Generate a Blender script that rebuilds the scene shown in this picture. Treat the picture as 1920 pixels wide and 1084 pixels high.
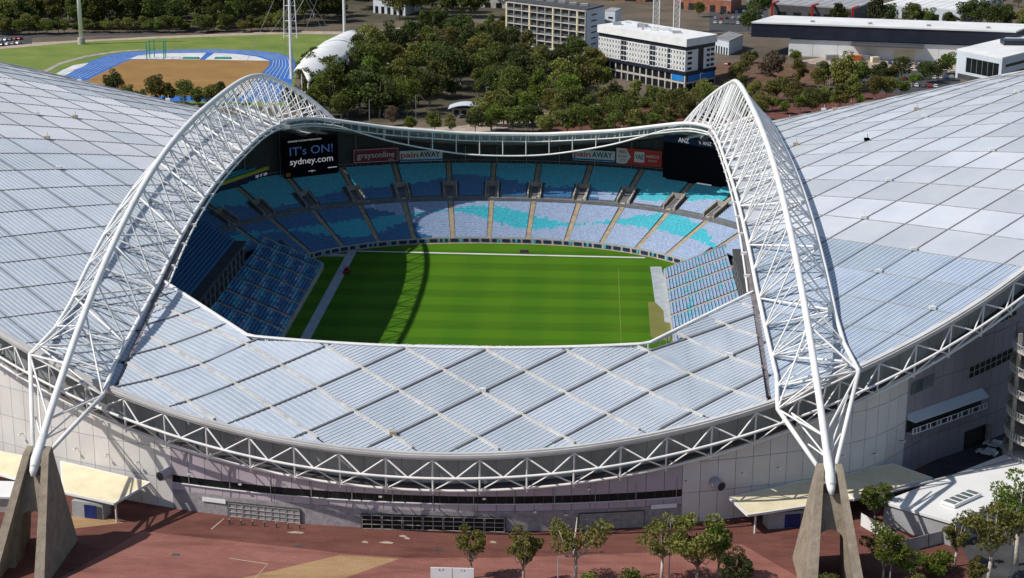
import bpy, math, random
import numpy as np
from mathutils import Vector, Matrix
random.seed(7)
R = math.radians
# ------------------------------------------------------------------ camera, sky, sun, exposure
scene = bpy.context.scene
for o in list(bpy.data.objects): bpy.data.objects.remove(o)
C = scene.collection
CAM = np.array([28.33866, -430.75275, 134.01717]); YAW, PIT, FPX, ROLL = -0.04765, 0.28286, 3205.57, 0.00435
IW, IH = 1920, 1084
FW = np.array([math.sin(YAW)*math.cos(PIT), math.cos(YAW)*math.cos(PIT), -math.sin(PIT)])
RT = np.cross(FW, [0,0,1.]); RT /= np.linalg.norm(RT); UP = np.cross(RT, FW)
RT, UP = RT*math.cos(ROLL)+UP*math.sin(ROLL), -RT*math.sin(ROLL)+UP*math.cos(ROLL)
cd = bpy.data.cameras.new('camera'); cam = bpy.data.objects.new('camera', cd); C.objects.link(cam)
cd.sensor_width = 36; cd.lens = FPX/IW*36; cd.clip_start = 1; cd.clip_end = 9000
m = Matrix(((RT[0],UP[0],-FW[0],CAM[0]),(RT[1],UP[1],-FW[1],CAM[1]),(RT[2],UP[2],-FW[2],CAM[2]),(0,0,0,1)))
cam.matrix_world = m
scene.camera = cam
SUN = Vector((-49, -15.5, 58)).normalized()
world = bpy.data.worlds.new('World'); scene.world = world; world.use_nodes = True
wn = world.node_tree; sky = wn.nodes.new('ShaderNodeTexSky'); sky.sky_type = 'NISHITA'; sky.sun_disc = False
sky.sun_elevation = math.asin(SUN.z); sky.sun_rotation = math.atan2(SUN.x, SUN.y); sky.air_density = 1.0; sky.dust_density = 0.7
wn.links.new(sky.outputs[0], wn.nodes['Background'].inputs[0]); wn.nodes['Background'].inputs[1].default_value = 0.098
sl = bpy.data.lights.new('sun', 'SUN'); sl.energy = 4.3; sl.angle = R(0.53); sl.color = (1, .95, .87)
so = bpy.data.objects.new('sun', sl); C.objects.link(so); so.rotation_euler = SUN.to_track_quat('Z', 'Y').to_euler(); so.location = (-200, -40, 260)
vs = scene.view_settings; vs.view_transform = 'Standard'; vs.look = 'None'; vs.exposure = 0.10; vs.gamma = 1; vs.use_curve_mapping = False

# ------------------------------------------------------------------ pixel helpers (a pixel gives a direction only)
def ray(x, y): return FW + RT*(x-IW/2)/FPX - UP*(y-IH/2)/FPX
def G(x, y, z=0.0):                      # point where the pixel meets the height z
    d = ray(x, y); p = CAM + d*((z-CAM[2])/d[2]); return Vector((p[0], p[1], p[2]))
def AY(x, y, Y):                         # point where the pixel meets the plane at depth Y
    d = ray(x, y); p = CAM + d*((Y-CAM[1])/d[1]); return Vector((p[0], p[1], p[2]))
def PX(p):
    v = np.array(p)-CAM; d = v@FW; return (IW/2+FPX*(v@RT)/d, IH/2-FPX*(v@UP)/d)
def curtain(x, y, pts):                  # where the pixel meets an upright curved wall given by plan points
    d = ray(x, y); best = None
    for i in range(len(pts)-1):
        a, b = pts[i], pts[i+1]; ex, ey = b[0]-a[0], b[1]-a[1]
        den = d[0]*ey-d[1]*ex
        if abs(den) < 1e-9: continue
        t = ((a[0]-CAM[0])*ey-(a[1]-CAM[1])*ex)/den; s = ((a[0]-CAM[0])*d[1]-(a[1]-CAM[1])*d[0])/den
        if 0 <= s <= 1 and t > 0 and (best is None or t < best[0]): best = (t, i+s)
    t, s = best; p = CAM+d*t
    return Vector((p[0], p[1], p[2])), s

# ------------------------------------------------------------------ materials
MATS = {}
def mat(name, col, rough=.6, var=.12, scale=.3, bump=0, metal=0, spec=.4, trans=0, col2=None, bscale=None, rand=0, detail=5):
    if name in MATS: return MATS[name]
    mt = bpy.data.materials.new(name); mt.use_nodes = True; n = mt.node_tree; N, L = n.nodes, n.links
    b = N['Principled BSDF']; b.inputs['Roughness'].default_value = rough; b.inputs['Metallic'].default_value = metal
    b.inputs['Specular IOR Level'].default_value = spec
    g = N.new('ShaderNodeNewGeometry')
    no = N.new('ShaderNodeTexNoise'); no.inputs['Scale'].default_value = scale; no.inputs['Detail'].default_value = detail
    no.inputs['Roughness'].default_value = .65
    L.new(g.outputs['Position'], no.inputs['Vector'])
    rp = N.new('ShaderNodeValToRGB'); c = Vector(col[:3]); c2 = Vector(col2) if col2 else c*(1+var*1.5)
    lo = c*(1-var*1.5) if not col2 else c
    rp.color_ramp.elements[0].position = .33; rp.color_ramp.elements[1].position = .67
    rp.color_ramp.elements[0].color = (*lo, 1); rp.color_ramp.elements[1].color = (*c2, 1)
    L.new(no.outputs[0], rp.inputs[0]); out = rp.outputs[0]
    if rand:
        oi = N.new('ShaderNodeObjectInfo'); hs = N.new('ShaderNodeHueSaturation')
        mr = N.new('ShaderNodeMapRange'); mr.inputs[3].default_value = 1-rand; mr.inputs[4].default_value = 1+rand
        L.new(oi.outputs['Random'], mr.inputs[0]); L.new(mr.outputs[0], hs.inputs['Value']); L.new(out, hs.inputs['Color'])
        mh = N.new('ShaderNodeMath'); mh.operation = 'MULTIPLY_ADD'; mh.inputs[1].default_value = rand*.12; mh.inputs[2].default_value = .5-rand*.06
        L.new(oi.outputs['Random'], mh.inputs[0]); L.new(mh.outputs[0], hs.inputs['Hue']); out = hs.outputs[0]
    L.new(out, b.inputs['Base Color'])
    if bump:
        bp = N.new('ShaderNodeBump'); bp.inputs['Strength'].default_value = bump; bp.inputs['Distance'].default_value = .2
        n2 = N.new('ShaderNodeTexNoise'); n2.inputs['Scale'].default_value = bscale or scale*4; n2.inputs['Detail'].default_value = 6
        L.new(g.outputs['Position'], n2.inputs['Vector']); L.new(n2.outputs[0], bp.inputs['Height']); L.new(bp.outputs[0], b.inputs['Normal'])
    if trans:
        tr = N.new('ShaderNodeBsdfTranslucent'); mx = N.new('ShaderNodeMixShader'); mx.inputs[0].default_value = trans
        L.new(out, tr.inputs[0]); L.new(b.outputs[0], mx.inputs[1]); L.new(tr.outputs[0], mx.inputs[2]); L.new(mx.outputs[0], N['Material Output'].inputs[0])
    MATS[name] = mt; return mt
def emit(name, col, s):
    mt = bpy.data.materials.new(name); mt.use_nodes = True; b = mt.node_tree.nodes['Principled BSDF']
    b.inputs['Base Color'].default_value = (.02,.02,.03,1); b.inputs['Emission Color'].default_value = (*col,1); b.inputs['Emission Strength'].default_value = s
    b.inputs['Roughness'].default_value = .4; MATS[name] = mt; return mt
def M(n): return MATS[n]
mat('white_steel', (.74,.73,.71), .42, .06, .25)
mat('white_paint', (.72,.72,.71), .5, .06, .2)
mat('rib_white', (.68,.69,.71), .4, .05, .5)
mat('panel_blue', (.335,.39,.465), .3, .10, .09, spec=.5, rand=.10, col2=(.425,.475,.54))
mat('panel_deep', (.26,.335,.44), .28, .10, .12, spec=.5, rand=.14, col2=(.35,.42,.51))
mat('panel_grey', (.42,.45,.50), .34, .07, .07, spec=.45, rand=.13, col2=(.50,.525,.56))
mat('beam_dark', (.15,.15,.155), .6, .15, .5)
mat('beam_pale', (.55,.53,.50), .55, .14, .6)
mat('fascia', (.50,.49,.48), .5, .08, .15)
mat('gutter', (.16,.145,.15), .5, .2, .5)
mat('clear_sheet', (.42,.47,.54), .2, .2, .3)
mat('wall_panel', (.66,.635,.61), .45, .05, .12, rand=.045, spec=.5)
mat('wall_lilac', (.46,.405,.44), .5, .06, .12, rand=.05)
mat('wall_core', (.2,.195,.2), .8, .1, .4)
mat('brick_grey', (.30,.275,.285), .85, .16, 1.2, bump=.3)
mat('dark_glass', (.010,.013,.014), .3, .3, .4, spec=.25)
mat('band_grey', (.26,.285,.285), .35, .12, .12, spec=.5, rand=.12)
mat('wall_shaded', (.30,.275,.30), .5, .06, .12, rand=.05)  # wall panel darkened: shade of the right wing put into the colour
mat('band_glass', (.15,.18,.185), .25, .35, .12, spec=.5, rand=.35)
mat('black', (.012,.012,.014), .6, .2, .5)
mat('charcoal', (.06,.06,.065), .7, .15, .4)
mat('concrete', (.30,.27,.235), .9, .22, .25, bump=.5, bscale=2)
mat('concrete_block', (.19,.155,.118), .92, .35, .5, bump=.6, bscale=2, col2=(.30,.25,.19), detail=9)
mat('concrete_pale', (.44,.415,.38), .9, .12, .3)
mat('stair', (.42,.345,.24), .9, .15, .6)
mat('terrace', (.17,.175,.19), .9, .15, .5)
mat('seat_blue', (.045,.16,.33), .45, .2, 1.5, spec=.5)  # doubles as painted shade on the left far seats
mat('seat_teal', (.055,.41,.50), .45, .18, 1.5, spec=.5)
mat('seat_lilac', (.30,.38,.53), .45, .16, 1.5, spec=.5)  # doubles as painted sunlight on the right far seats
mat('cream', (.66,.585,.40), .8, .07, .3)
mat('metal_grey', (.35,.36,.37), .45, .1, .5)
mat('metal_lilac', (.36,.33,.38), .35, .1, .5, spec=.6)
mat('door_blue', (.012,.025,.13), .4, .2, 1)
mat('bark', (.24,.20,.155), .9, .25, 2)
mat('bark_pale', (.46,.41,.34), .85, .2, 2)
mat('rubber', (.02,.02,.02), .8)
mat('glass_car', (.02,.025,.03), .08, spec=.8)
mat('line_dark', (.18,.18,.19), .6, .15, .5)
mat('line_pale', (.30,.31,.33), .6, .15, .5)
mat('tin_white', (.70,.70,.69), .5, .07, .06)
mat('tin_cool', (.55,.60,.66), .45, .06, .05)
mat('tin_grey', (.32,.32,.33), .6, .12, .1)
mat('navy', (.016,.02,.035), .4, .2, .1)
mat('brick_red', (.26,.10,.06), .85, .2, .3)
mat('maroon', (.27,.018,.055), .5, .05, .5)
mat('sign_red', (.66,.05,.04), .5, .05, .5)
mat('sign_white', (.82,.82,.82), .5, .04, .5)
mat('sign_navy', (.012,.03,.09), .5, .1, .5)
mat('sign_blue', (.015,.18,.50), .5, .1, .5)
mat('sign_yellow', (.55,.52,.05), .5, .1, .5)
mat('red_paint', (.45,.02,.02), .4, .1, 1)
mat('orange', (.55,.16,.04), .6, .1, .6)
mat('timber', (.40,.24,.13), .85, .3, 1)
mat('green_frame', (.03,.30,.20), .5)
emit('screen_white', (.75,.78,.85), .38); emit('screen_blue', (.06,.13,.38), .3); mat('screen_black', (.006,.007,.012), .75, .1, 1, spec=.08)
for nm, c1, c2 in (('leaf_dark', (.034,.050,.013), (.095,.115,.026)), ('leaf_mid', (.058,.086,.016), (.165,.190,.038)),
                   ('leaf_olive', (.10,.105,.022), (.225,.215,.052)), ('leaf_bright', (.075,.125,.016), (.175,.215,.03)), ('leaf_dry', (.13,.10,.055), (.22,.18,.12))):
    mat(nm, c1, .7, .2, .45, col2=c2, rand=.34, trans=.3, spec=.25, detail=3)

# ------------------------------------------------------------------ mesh and object helpers
def mesh(name, V, F, mats, mi=None, smooth=False):
    me = bpy.data.meshes.new(name); me.from_pydata([tuple(v) for v in V], [], F)
    for k in (mats if isinstance(mats, (list, tuple)) else [mats]): me.materials.append(M(k) if isinstance(k, str) else k)
    if mi is not None: me.polygons.foreach_set('material_index', mi)
    if smooth: me.polygons.foreach_set('use_smooth', [True]*len(me.polygons))
    me.update(); return me
def put(name, me, parent=None, label=None, cat=None, group=None, kind=None, mw=None, loc=None, rz=None):
    o = bpy.data.objects.new(name, me); C.objects.link(o)
    if parent is not None: o.parent = parent
    if mw is not None: o.matrix_basis = mw
    if loc is not None: o.location = loc
    if rz is not None: o.rotation_euler = (0,0,rz)
    for k, v in (('label', label), ('category', cat), ('group', group), ('kind', kind)):
        if v: o[k] = v
    return o
class MB:
    def __init__(s): s.V, s.F, s.I = [], [], []
    def poly(s, pts, k=0):
        b = len(s.V); s.V += [tuple(p) for p in pts]; s.F.append(tuple(range(b, b+len(pts)))); s.I.append(k); return s
    def hexa(s, p, k=0):                  # 8 corners: bottom ring 0-3, top ring 4-7
        b = len(s.V); s.V += [tuple(q) for q in p]
        for f in ((3,2,1,0),(4,5,6,7),(0,1,5,4),(1,2,6,5),(2,3,7,6),(3,0,4,7)): s.F.append(tuple(b+i for i in f)); s.I.append(k)
        return s
    def box(s, x0, x1, y0, y1, z0, z1, k=0):
        return s.hexa([(x0,y0,z0),(x1,y0,z0),(x1,y1,z0),(x0,y1,z0),(x0,y0,z1),(x1,y0,z1),(x1,y1,z1),(x0,y1,z1)], k)
    def prism(s, pts, h, k=0):            # polygon pts (3d) pushed down/along vector h
        n = len(pts); h = Vector(h); b = len(s.V)
        s.V += [tuple(p) for p in pts]+[tuple(Vector(p)+h) for p in pts]
        s.F.append(tuple(range(b, b+n))); s.F.append(tuple(b+2*n-1-i for i in range(n))); s.I += [k, k]
        for i in range(n): j = (i+1) % n; s.F.append((b+i, b+n+i, b+n+j, b+j)); s.I.append(k)
        return s
    def bar(s, a, b_, w, h=None, k=0):    # square bar between two points
        a, b_ = Vector(a), Vector(b_); h = h or w; d = (b_-a)
        if d.length < 1e-6: return s
        d.normalize(); sd = d.cross(Vector((0,0,1)))
        if sd.length < 1e-3: sd = Vector((1,0,0))
        sd.normalize(); u = sd.cross(d)
        o = [sd*w/2*i+u*h/2*j for i, j in ((-1,-1),(1,-1),(1,1),(-1,1))]
        return s.hexa([a+q for q in o]+[b_+q for q in o], k)
    def tube(s, pts, r, n=8, k=0, cap=True):
        pts = [Vector(p) for p in pts]; b = len(s.V); m_ = len(pts)
        rr = r if isinstance(r, (list, tuple)) else [r]*m_
        for i, p in enumerate(pts):
            t = (pts[min(i+1, m_-1)]-pts[max(i-1, 0)]).normalized(); sd = t.cross(Vector((0,0,1)))
            if sd.length < 1e-3: sd = Vector((1,0,0))
            sd.normalize(); u = sd.cross(t)
            for j in range(n): a = 2*math.pi*j/n; s.V.append(tuple(p+sd*rr[i]*math.cos(a)+u*rr[i]*math.sin(a)))
        for i in range(m_-1):
            for j in range(n):
                j2 = (j+1) % n; s.F.append((b+i*n+j, b+i*n+j2, b+(i+1)*n+j2, b+(i+1)*n+j)); s.I.append(k)
        if cap: s.F.append(tuple(b+n-1-j for j in range(n))); s.F.append(tuple(b+(m_-1)*n+j for j in range(n))); s.I += [k, k]
        return s
    def me(s, name, mats, smooth=False): return mesh(name, s.V, s.F, mats, s.I, smooth)
    def put(s, name, mats, parent=None, smooth=False, **kw): return put(name, s.me(name, mats, smooth), parent, **kw)
CYL = {}
def unit_cyl(mt, n=8):
    k = (mt, n)
    if k not in CYL:
        b = MB(); b.tube([(0,0,0),(0,0,1)], 1, n); CYL[k] = b.me('tube_'+mt, mt); CYL[k].polygons.foreach_set('use_smooth', [len(p.vertices) == 4 for p in CYL[k].polygons])
    return CYL[k]
def strut(name, a, b, r, mt, parent, n=8, **kw):      # round member, shared mesh data
    a, b = Vector(a), Vector(b); d = b-a; q = d.to_track_quat('Z', 'Y').to_matrix().to_4x4()
    return put(name, unit_cyl(mt, n), parent, mw=Matrix.Translation(a) @ q @ Matrix.Diagonal((r, r, d.length, 1)), **kw)
def empty(name, loc, label, cat, group=None, rz=0):
    return put(name, None, None, label, cat, group, loc=loc, rz=rz)
def sheet(name, px, z, mt, label=None):               # flat ground area, outline read off the photograph at height z
    b = MB(); b.poly([G(x, y, z) for x, y in px]); o = b.put(name, mt, kind='structure')
    if o.data.polygons[0].normal.z < 0: o.data.flip_normals()
    if label: o['label'] = label
    return o
def clip(P, a, b, c):                                  # keep a*x+b*y<=c of a plan polygon
    out = []
    for i in range(len(P)):
        p, q = P[i], P[(i+1) % len(P)]; dp, dq = a*p[0]+b*p[1]-c, a*q[0]+b*q[1]-c
        if dp <= 0: out.append(p)
        if dp*dq < 0: t = dp/(dp-dq); out.append((p[0]+(q[0]-p[0])*t, p[1]+(q[1]-p[1])*t))
    return out
def area(P): return abs(sum(P[i][0]*P[(i+1)%len(P)][1]-P[(i+1)%len(P)][0]*P[i][1] for i in range(len(P))))/2
_tc = {}
def text(s, size, mt, parent, loc, rot, name='lettering', width=None, bold=0):
    cu = bpy.data.curves.new('t', 'FONT'); cu.body = s; cu.size = size; cu.align_x = 'CENTER'; cu.align_y = 'CENTER'; cu.extrude = .02; cu.offset = bold; cu.resolution_u = 3
    t = bpy.data.objects.new('t', cu); C.objects.link(t); dg = bpy.context.evaluated_depsgraph_get()
    me = bpy.data.meshes.new_from_object(t.evaluated_get(dg)); bpy.data.objects.remove(t); me.materials.clear(); me.materials.append(M(mt))
    sx = 1
    if width: sx = width/max(1e-3, max(v.co.x for v in me.vertices)-min(v.co.x for v in me.vertices))
    return put(name, me, parent, mw=Matrix.Translation(loc) @ rot.to_4x4() @ Matrix.Diagonal((sx,1,1,1)))
# ------------------------------------------------------------------ the setting: ground, paving, pitch, track
mat('earth', (.062,.052,.034), .95, .3, .03, bump=.3, bscale=.4, col2=(.145,.110,.078), detail=8)
def paving(name, c1, c2, joint, stain):
    mat(name, c1, .9, .2, .10, bump=.12, bscale=3, col2=c2, detail=9); mt = MATS[name]; N, L = mt.node_tree.nodes, mt.node_tree.links; bs = N['Principled BSDF']
    src = bs.inputs['Base Color'].links[0].from_socket; g = N.new('ShaderNodeNewGeometry')
    def mul(a, fac, col):
        m_ = N.new('ShaderNodeMix'); m_.data_type = 'RGBA'; m_.blend_type = 'MULTIPLY'; L.new(fac, m_.inputs[0]); L.new(a, m_.inputs[6]); m_.inputs[7].default_value = (*col, 1); return m_.outputs[2]
    br = N.new('ShaderNodeTexBrick'); br.inputs['Scale'].default_value = 1; br.inputs['Brick Width'].default_value = 1.6; br.inputs['Row Height'].default_value = .8; br.inputs['Mortar Size'].default_value = .035
    br.inputs['Color1'].default_value = (0,0,0,1); br.inputs['Color2'].default_value = (.35,.35,.35,1); br.inputs['Mortar'].default_value = (1,1,1,1); L.new(g.outputs['Position'], br.inputs['Vector'])
    a = mul(src, br.outputs['Color'], joint)
    mp = N.new('ShaderNodeMapping'); mp.inputs['Scale'].default_value = (.05, .28, 1); mp.inputs['Rotation'].default_value = (0,0,.5); L.new(g.outputs['Position'], mp.inputs[0])
    no = N.new('ShaderNodeTexNoise'); no.inputs['Scale'].default_value = 1.2; no.inputs['Detail'].default_value = 8; L.new(mp.outputs[0], no.inputs['Vector'])
    rp = N.new('ShaderNodeValToRGB'); rp.color_ramp.elements[0].position = .48; rp.color_ramp.elements[1].position = .70; L.new(no.outputs[0], rp.inputs[0]); a = mul(a, rp.outputs[0], stain); L.new(a, bs.inputs['Base Color'])
paving('plaza_red', (.125,.042,.031), (.175,.066,.050), (.6,.6,.6), (.62,.6,.6))
paving('plaza_salmon', (.225,.086,.066), (.29,.122,.096), (.66,.66,.66), (.70,.66,.64))
paving('plaza_tan', (.33,.20,.095), (.40,.26,.135), (.7,.7,.7), (.75,.72,.7))
mat('asphalt', (.05,.05,.053), .92, .2, .2, bump=.2, bscale=3)
mat('paving_beige', (.36,.29,.23), .92, .16, .15, detail=7)
mat('path_grey', (.33,.37,.40), .8, .12, .5)
mat('turf', (.095,.155,.02), .95, .2, .05, col2=(.175,.215,.04), detail=8)
mat('turf_dry', (.13,.14,.03), .95, .2, .05, col2=(.20,.18,.06), detail=8)
mat('track_blue', (.018,.10,.36), .8, .15, .1, col2=(.03,.15,.46))
mat('infield', (.23,.115,.03), .95, .15, .06, col2=(.29,.165,.05), detail=8)
mat('track_white', (.56,.56,.56), .8, .1, .1)
mat('soil', (.085,.045,.028), .95, .3, .15, bump=.6, bscale=1, col2=(.15,.085,.05), detail=8)
b = MB(); S = 3500; b.poly([(-S,-S,0),(S,-S,0),(S,S,0),(-S,S,0)]); b.put('ground', 'earth', kind='structure')
b = MB(); b.poly([(-150,-190,.03),(98,-190,.03),(98,-95,.03),(-150,-95,.03)]); b.put('plaza', 'plaza_red', kind='structure')
b = MB(); b.poly([(98,-190,.034),(190,-190,.034),(190,20,.034),(98,20,.034)]); b.put('service_road', 'asphalt', kind='structure')
sheet('paving_salmon', [(113,1084),(267,996),(450,1016),(640,1037),(760,1046),(940,1046),(1280,1034),(1390,1020),(1500,1084),(1480,1200),(60,1200)], .036, 'plaza_salmon')
sheet('paving_tan', [(440,1087),(640,1040),(748,1048),(640,1086),(500,1150),(380,1150)], .042, 'plaza_tan')
sheet('paving_tan', [(120,968),(185,965),(232,980),(124,993)], .042, 'plaza_tan')
for q in (((430,1046),(503,1057),(478,1085),(476,1085),(501,1058),(430,1047.2)), ((395,992),(419,972),(420,973),(397,993))):
    sheet('paving_line', q, .05, 'paving_beige')
for q in ((677+x, y, w) for x, y, w in ((0,1016,14),(32,1017,30),(70,1005,16),(80,1009,12),(240,1016,14),(-140,998,34))):
    x, y, w = q; sheet('chalk_mark', [(x,y),(x+w*.5,y-2.2),(x+w,y+.5),(x+w*.85,y+2.6),(x+w*.3,y+1.8)], .048, 'paving_beige')

# pitch: mown in bands across, with the lighter patches the photograph shows
def pitch_mat():
    mt = bpy.data.materials.new('pitch_grass'); mt.use_nodes = True; N, L = mt.node_tree.nodes, mt.node_tree.links; bs = N['Principled BSDF']
    g = N.new('ShaderNodeNewGeometry'); sp = N.new('ShaderNodeSeparateXYZ'); L.new(g.outputs['Position'], sp.inputs[0])
    def stripe(sock, per, sharp, ph=0):
        a = N.new('ShaderNodeMath'); a.operation = 'MULTIPLY_ADD'; a.inputs[1].default_value = 2*math.pi/per; a.inputs[2].default_value = ph; L.new(sock, a.inputs[0])
        s_ = N.new('ShaderNodeMath'); s_.operation = 'SINE'; L.new(a.outputs[0], s_.inputs[0])
        r_ = N.new('ShaderNodeMapRange'); r_.inputs[1].default_value = -sharp; r_.inputs[2].default_value = sharp; L.new(s_.outputs[0], r_.inputs[0]); return r_.outputs[0]
    s1, s2 = stripe(sp.outputs[1], 14.5, .3, .6), stripe(sp.outputs[0], 17, .5, .4)
    no = N.new('ShaderNodeTexNoise'); no.inputs['Scale'].default_value = .06; no.inputs['Detail'].default_value = 9; no.inputs['Roughness'].default_value = .6
    mp = N.new('ShaderNodeMapping'); mp.inputs['Scale'].default_value = (.6, 2.2, 1); L.new(g.outputs['Position'], mp.inputs[0]); L.new(mp.outputs[0], no.inputs['Vector'])
    def mixc(f, a, c):
        x = N.new('ShaderNodeMix'); x.data_type = 'RGBA'; L.new(f, x.inputs[0])
        for k, v in ((6, a), (7, c)):
            if isinstance(v, tuple): x.inputs[k].default_value = (*v, 1)
            else: L.new(v, x.inputs[k])
        return x.outputs[2]
    c1 = mixc(s1, (.037,.112,.002), (.051,.142,.003)); c2 = mixc(s1, (.043,.122,.0023), (.059,.155,.0034)); c = mixc(s2, c1, c2)
    rp = N.new('ShaderNodeValToRGB'); rp.color_ramp.elements[0].position = .5; rp.color_ramp.elements[1].position = .75; rp.color_ramp.elements[1].color = (.7,.7,.7,1); L.new(no.outputs[0], rp.inputs[0])
    c = mixc(rp.outputs[0], c, (.075,.150,.006)); L.new(c, bs.inputs['Base Color']); bs.inputs['Roughness'].default_value = .9; bs.inputs['Specular IOR Level'].default_value = .15
    MATS['pitch_grass'] = mt
pitch_mat()
b = MB(); b.poly([(130*math.cos(t), 118*math.sin(t), .06) for t in np.linspace(0, 2*math.pi, 65)[:-1]]); b.put('stadium_floor', 'concrete', kind='structure')
b = MB(); b.poly([(-60,-95,.1),(60,-95,.1),(60,95,.1),(-60,95,.1)]); b.put('pitch', 'pitch_grass', kind='structure')
b = MB(); b.poly([(-45.3,-80,.11),(-42.6,-80,.11),(-42.6,68.2,.11),(-45.3,68.2,.11)]); b.put('touchline_path', 'path_grey', kind='structure')
b = MB(); b.poly([(-42.4,67.1,.12),(44.6,64.9,.12),(44.6,66.3,.12),(-42.4,68.2,.12)]); b.put('far_line', 'track_white', kind='structure')
b = MB(); b.poly([(-52,61,.114),(-45.3,61,.114),(-45.3,64,.114),(-52,64,.114)]); b.put('cross_path', 'path_grey', kind='structure')
sheet('side_apron', [(1219,500),(1240,500),(1243,514),(1270,600),(1262,606),(1246,604),(1244,582),(1228,566)], .13, 'path_grey')
sheet('side_mat', [(1215,566),(1241,566),(1247,604),(1262,606),(1255,640),(1220,632)], .126, 'turf_dry')
b = MB(); b.poly([(36.3,-70,.106),(36.5,-70,.106),(36.5,52,.106),(36.3,52,.106)]); b.put('pitch_line', 'turf', kind='structure')

# warm-up track, banks and open ground beyond
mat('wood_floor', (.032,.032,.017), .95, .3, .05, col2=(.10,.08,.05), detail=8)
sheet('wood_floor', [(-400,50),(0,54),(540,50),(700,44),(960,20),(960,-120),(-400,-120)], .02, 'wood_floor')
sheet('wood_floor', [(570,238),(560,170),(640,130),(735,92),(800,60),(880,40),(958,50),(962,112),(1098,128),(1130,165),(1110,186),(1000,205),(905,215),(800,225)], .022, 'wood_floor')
sheet('grass_bank', [(-260,100),(0,92),(60,86),(150,79),(300,72),(420,67),(545,63),(640,66),(640,110),(560,112),(545,200),(0,200),(-260,170)], .03, 'turf')
sheet('bank_path', [(-200,94),(60,80),(300,68),(545,58),(700,60),(700,66),(545,63.5),(300,72),(150,79),(0,92),(-200,101)], .05, 'paving_beige')
sheet('track', [(60,170),(103,140),(150,122),(200,104),(227,99),(277,95.5),(340,93),(400,92),(473,94.5),(520,99),(550,108),(556,122),(549,147),(540,190),(70,190)], .08, 'track_blue')
sheet('infield', [(120,180),(167,148),(233,116),(247,111.5),(467,112.5),(507,115),(504,124),(493,135),(478,150),(450,180)], .13, 'infield')
sheet('throwing_area', [(243,110.5),(258,104.5),(285,101),(330,99.5),(387,99),(374,111.8)], .15, 'track_white')
sheet('throwing_area', [(384,112),(402,99.2),(440,101),(480,106),(506,114)], .15, 'track_white')
sheet('jump_runway', [(100,141),(118,131),(128,127),(138,122),(166,118),(158,124),(140,131),(124,141)], .10, 'track_white')
sheet('kerb_wall', [(72,137),(110,118),(160,104),(215,96),(277,92),(277,94),(218,98.5),(165,107),(117,120),(82,138)], .14, 'concrete')
sheet('access_road', [(-120,66),(0,62),(170,61),(330,60),(330,64),(150,67),(60,71),(-120,80)], .04, 'asphalt')
sheet('forecourt', [(690,60),(760,50),(800,90),(740,150),(700,150),(690,100)], .04, 'paving_beige')
sheet('far_road', [(560,262),(640,240),(730,236),(800,240),(866,236),(1000,214),(1120,196),(1140,202),(1010,228),(900,250),(900,300),(560,300)], .05, 'paving_beige')
sheet('park_road', [(1000,250),(1060,214),(1120,200),(1180,190),(1300,200),(1420,170),(1500,190),(1700,150),(1760,160),(1500,240),(1300,240),(1200,260)], .045, 'plaza_red')
sheet('building_site', [(1330,120),(1420,112),(1500,122),(1560,150),(1480,180),(1350,176)], .05, 'soil')
sheet('yard', [(1490,116),(1560,104),(1800,106),(1800,142),(1640,130),(1560,124)], .055, 'paving_beige')
sheet('car_park', [(1330,60),(1330,20),(1440,14),(1440,60)], .05, 'asphalt')
sheet('car_park', [(1620,128),(1800,136),(1800,165),(1690,178),(1560,168)], .058, 'asphalt')
sheet('car_park', [(-150,72),(0,66),(60,70),(60,82),(-150,100)], .06, 'asphalt')

# ------------------------------------------------------------------ stadium: shared geometry
SA, SB = 161., 137.                                   # roof rim in plan
def rim_z(x): return 16.4+.00195*x*x
XF, XA, ZF, ZT, DI, DZI, DO, DZO, QE, TP, YF = 71.46, 67.95, 16.51, 58.52, 5.96, 14.34, 7.9, 8.82, 2.594, .149, 148.
def arch_pt(u, kind, s):
    au = abs(u); x = XF+(XA-XF)*(1-u*u)-7*max(0, (u*YF-68)/42)**1.5; z = ZF+(ZT-ZF)*(1-au**QE)
    dz = -(ZT-ZF)*QE*au**(QE-1)*(1 if u > 0 else -1)/YF; n = math.hypot(1, dz); ny, nz = -dz/n, 1/n
    if kind == 't': return Vector((s*x, u*YF, z))
    if kind == 'i': return Vector((s*(x-DI), u*YF-ny*DZI, z-nz*DZI))
    return Vector((s*(x+DO), u*YF-ny*DZO, z-nz*DZO))
_u = np.linspace(-1, 1, 401); _ci = [arch_pt(u, 'i', 1) for u in _u]; _cy = np.array([p.y for p in _ci]); _cz = np.array([p.z for p in _ci])
def zb(y):                                             # height of the roof along the foot line of the arches
    a = abs(y); return float(np.interp(a, _cy, _cz))-.6 if a < 84 else 33.3-.25*(a-84)
XB = 62.5
def rim_x(y): return SA*math.sqrt(max(1e-4, 1-(y/SB)**2))
def rim_y(x): return SB*math.sqrt(max(1e-4, 1-(x/SA)**2))
def side_z(x, y):
    a = abs(x); xr = rim_x(y); z0 = zb(y)
    if xr-XB < .5: return z0
    t = (a-XB)/(xr-XB); return z0+t*(rim_z(xr)-z0)
_fx = [0,13,35,48,55,58,60.5,62.5]; FX = list(np.linspace(0, 62.5, 120)); _fy = [96.5,96,89.5,82.5,77.5,72.5,64,54]; _fz = [31.0,31.15,33.8,36.9,38.8,40.0,41.1,41.8]
FYY = np.interp(FX, _fx, _fy); FZ = np.interp(FX, _fx, _fz)
for _ in range(60):
    for A_ in (FYY, FZ): A_[1:-1] = (A_[:-2]+2*A_[1:-1]+A_[2:])/4; A_[0] = A_[1]
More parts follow.
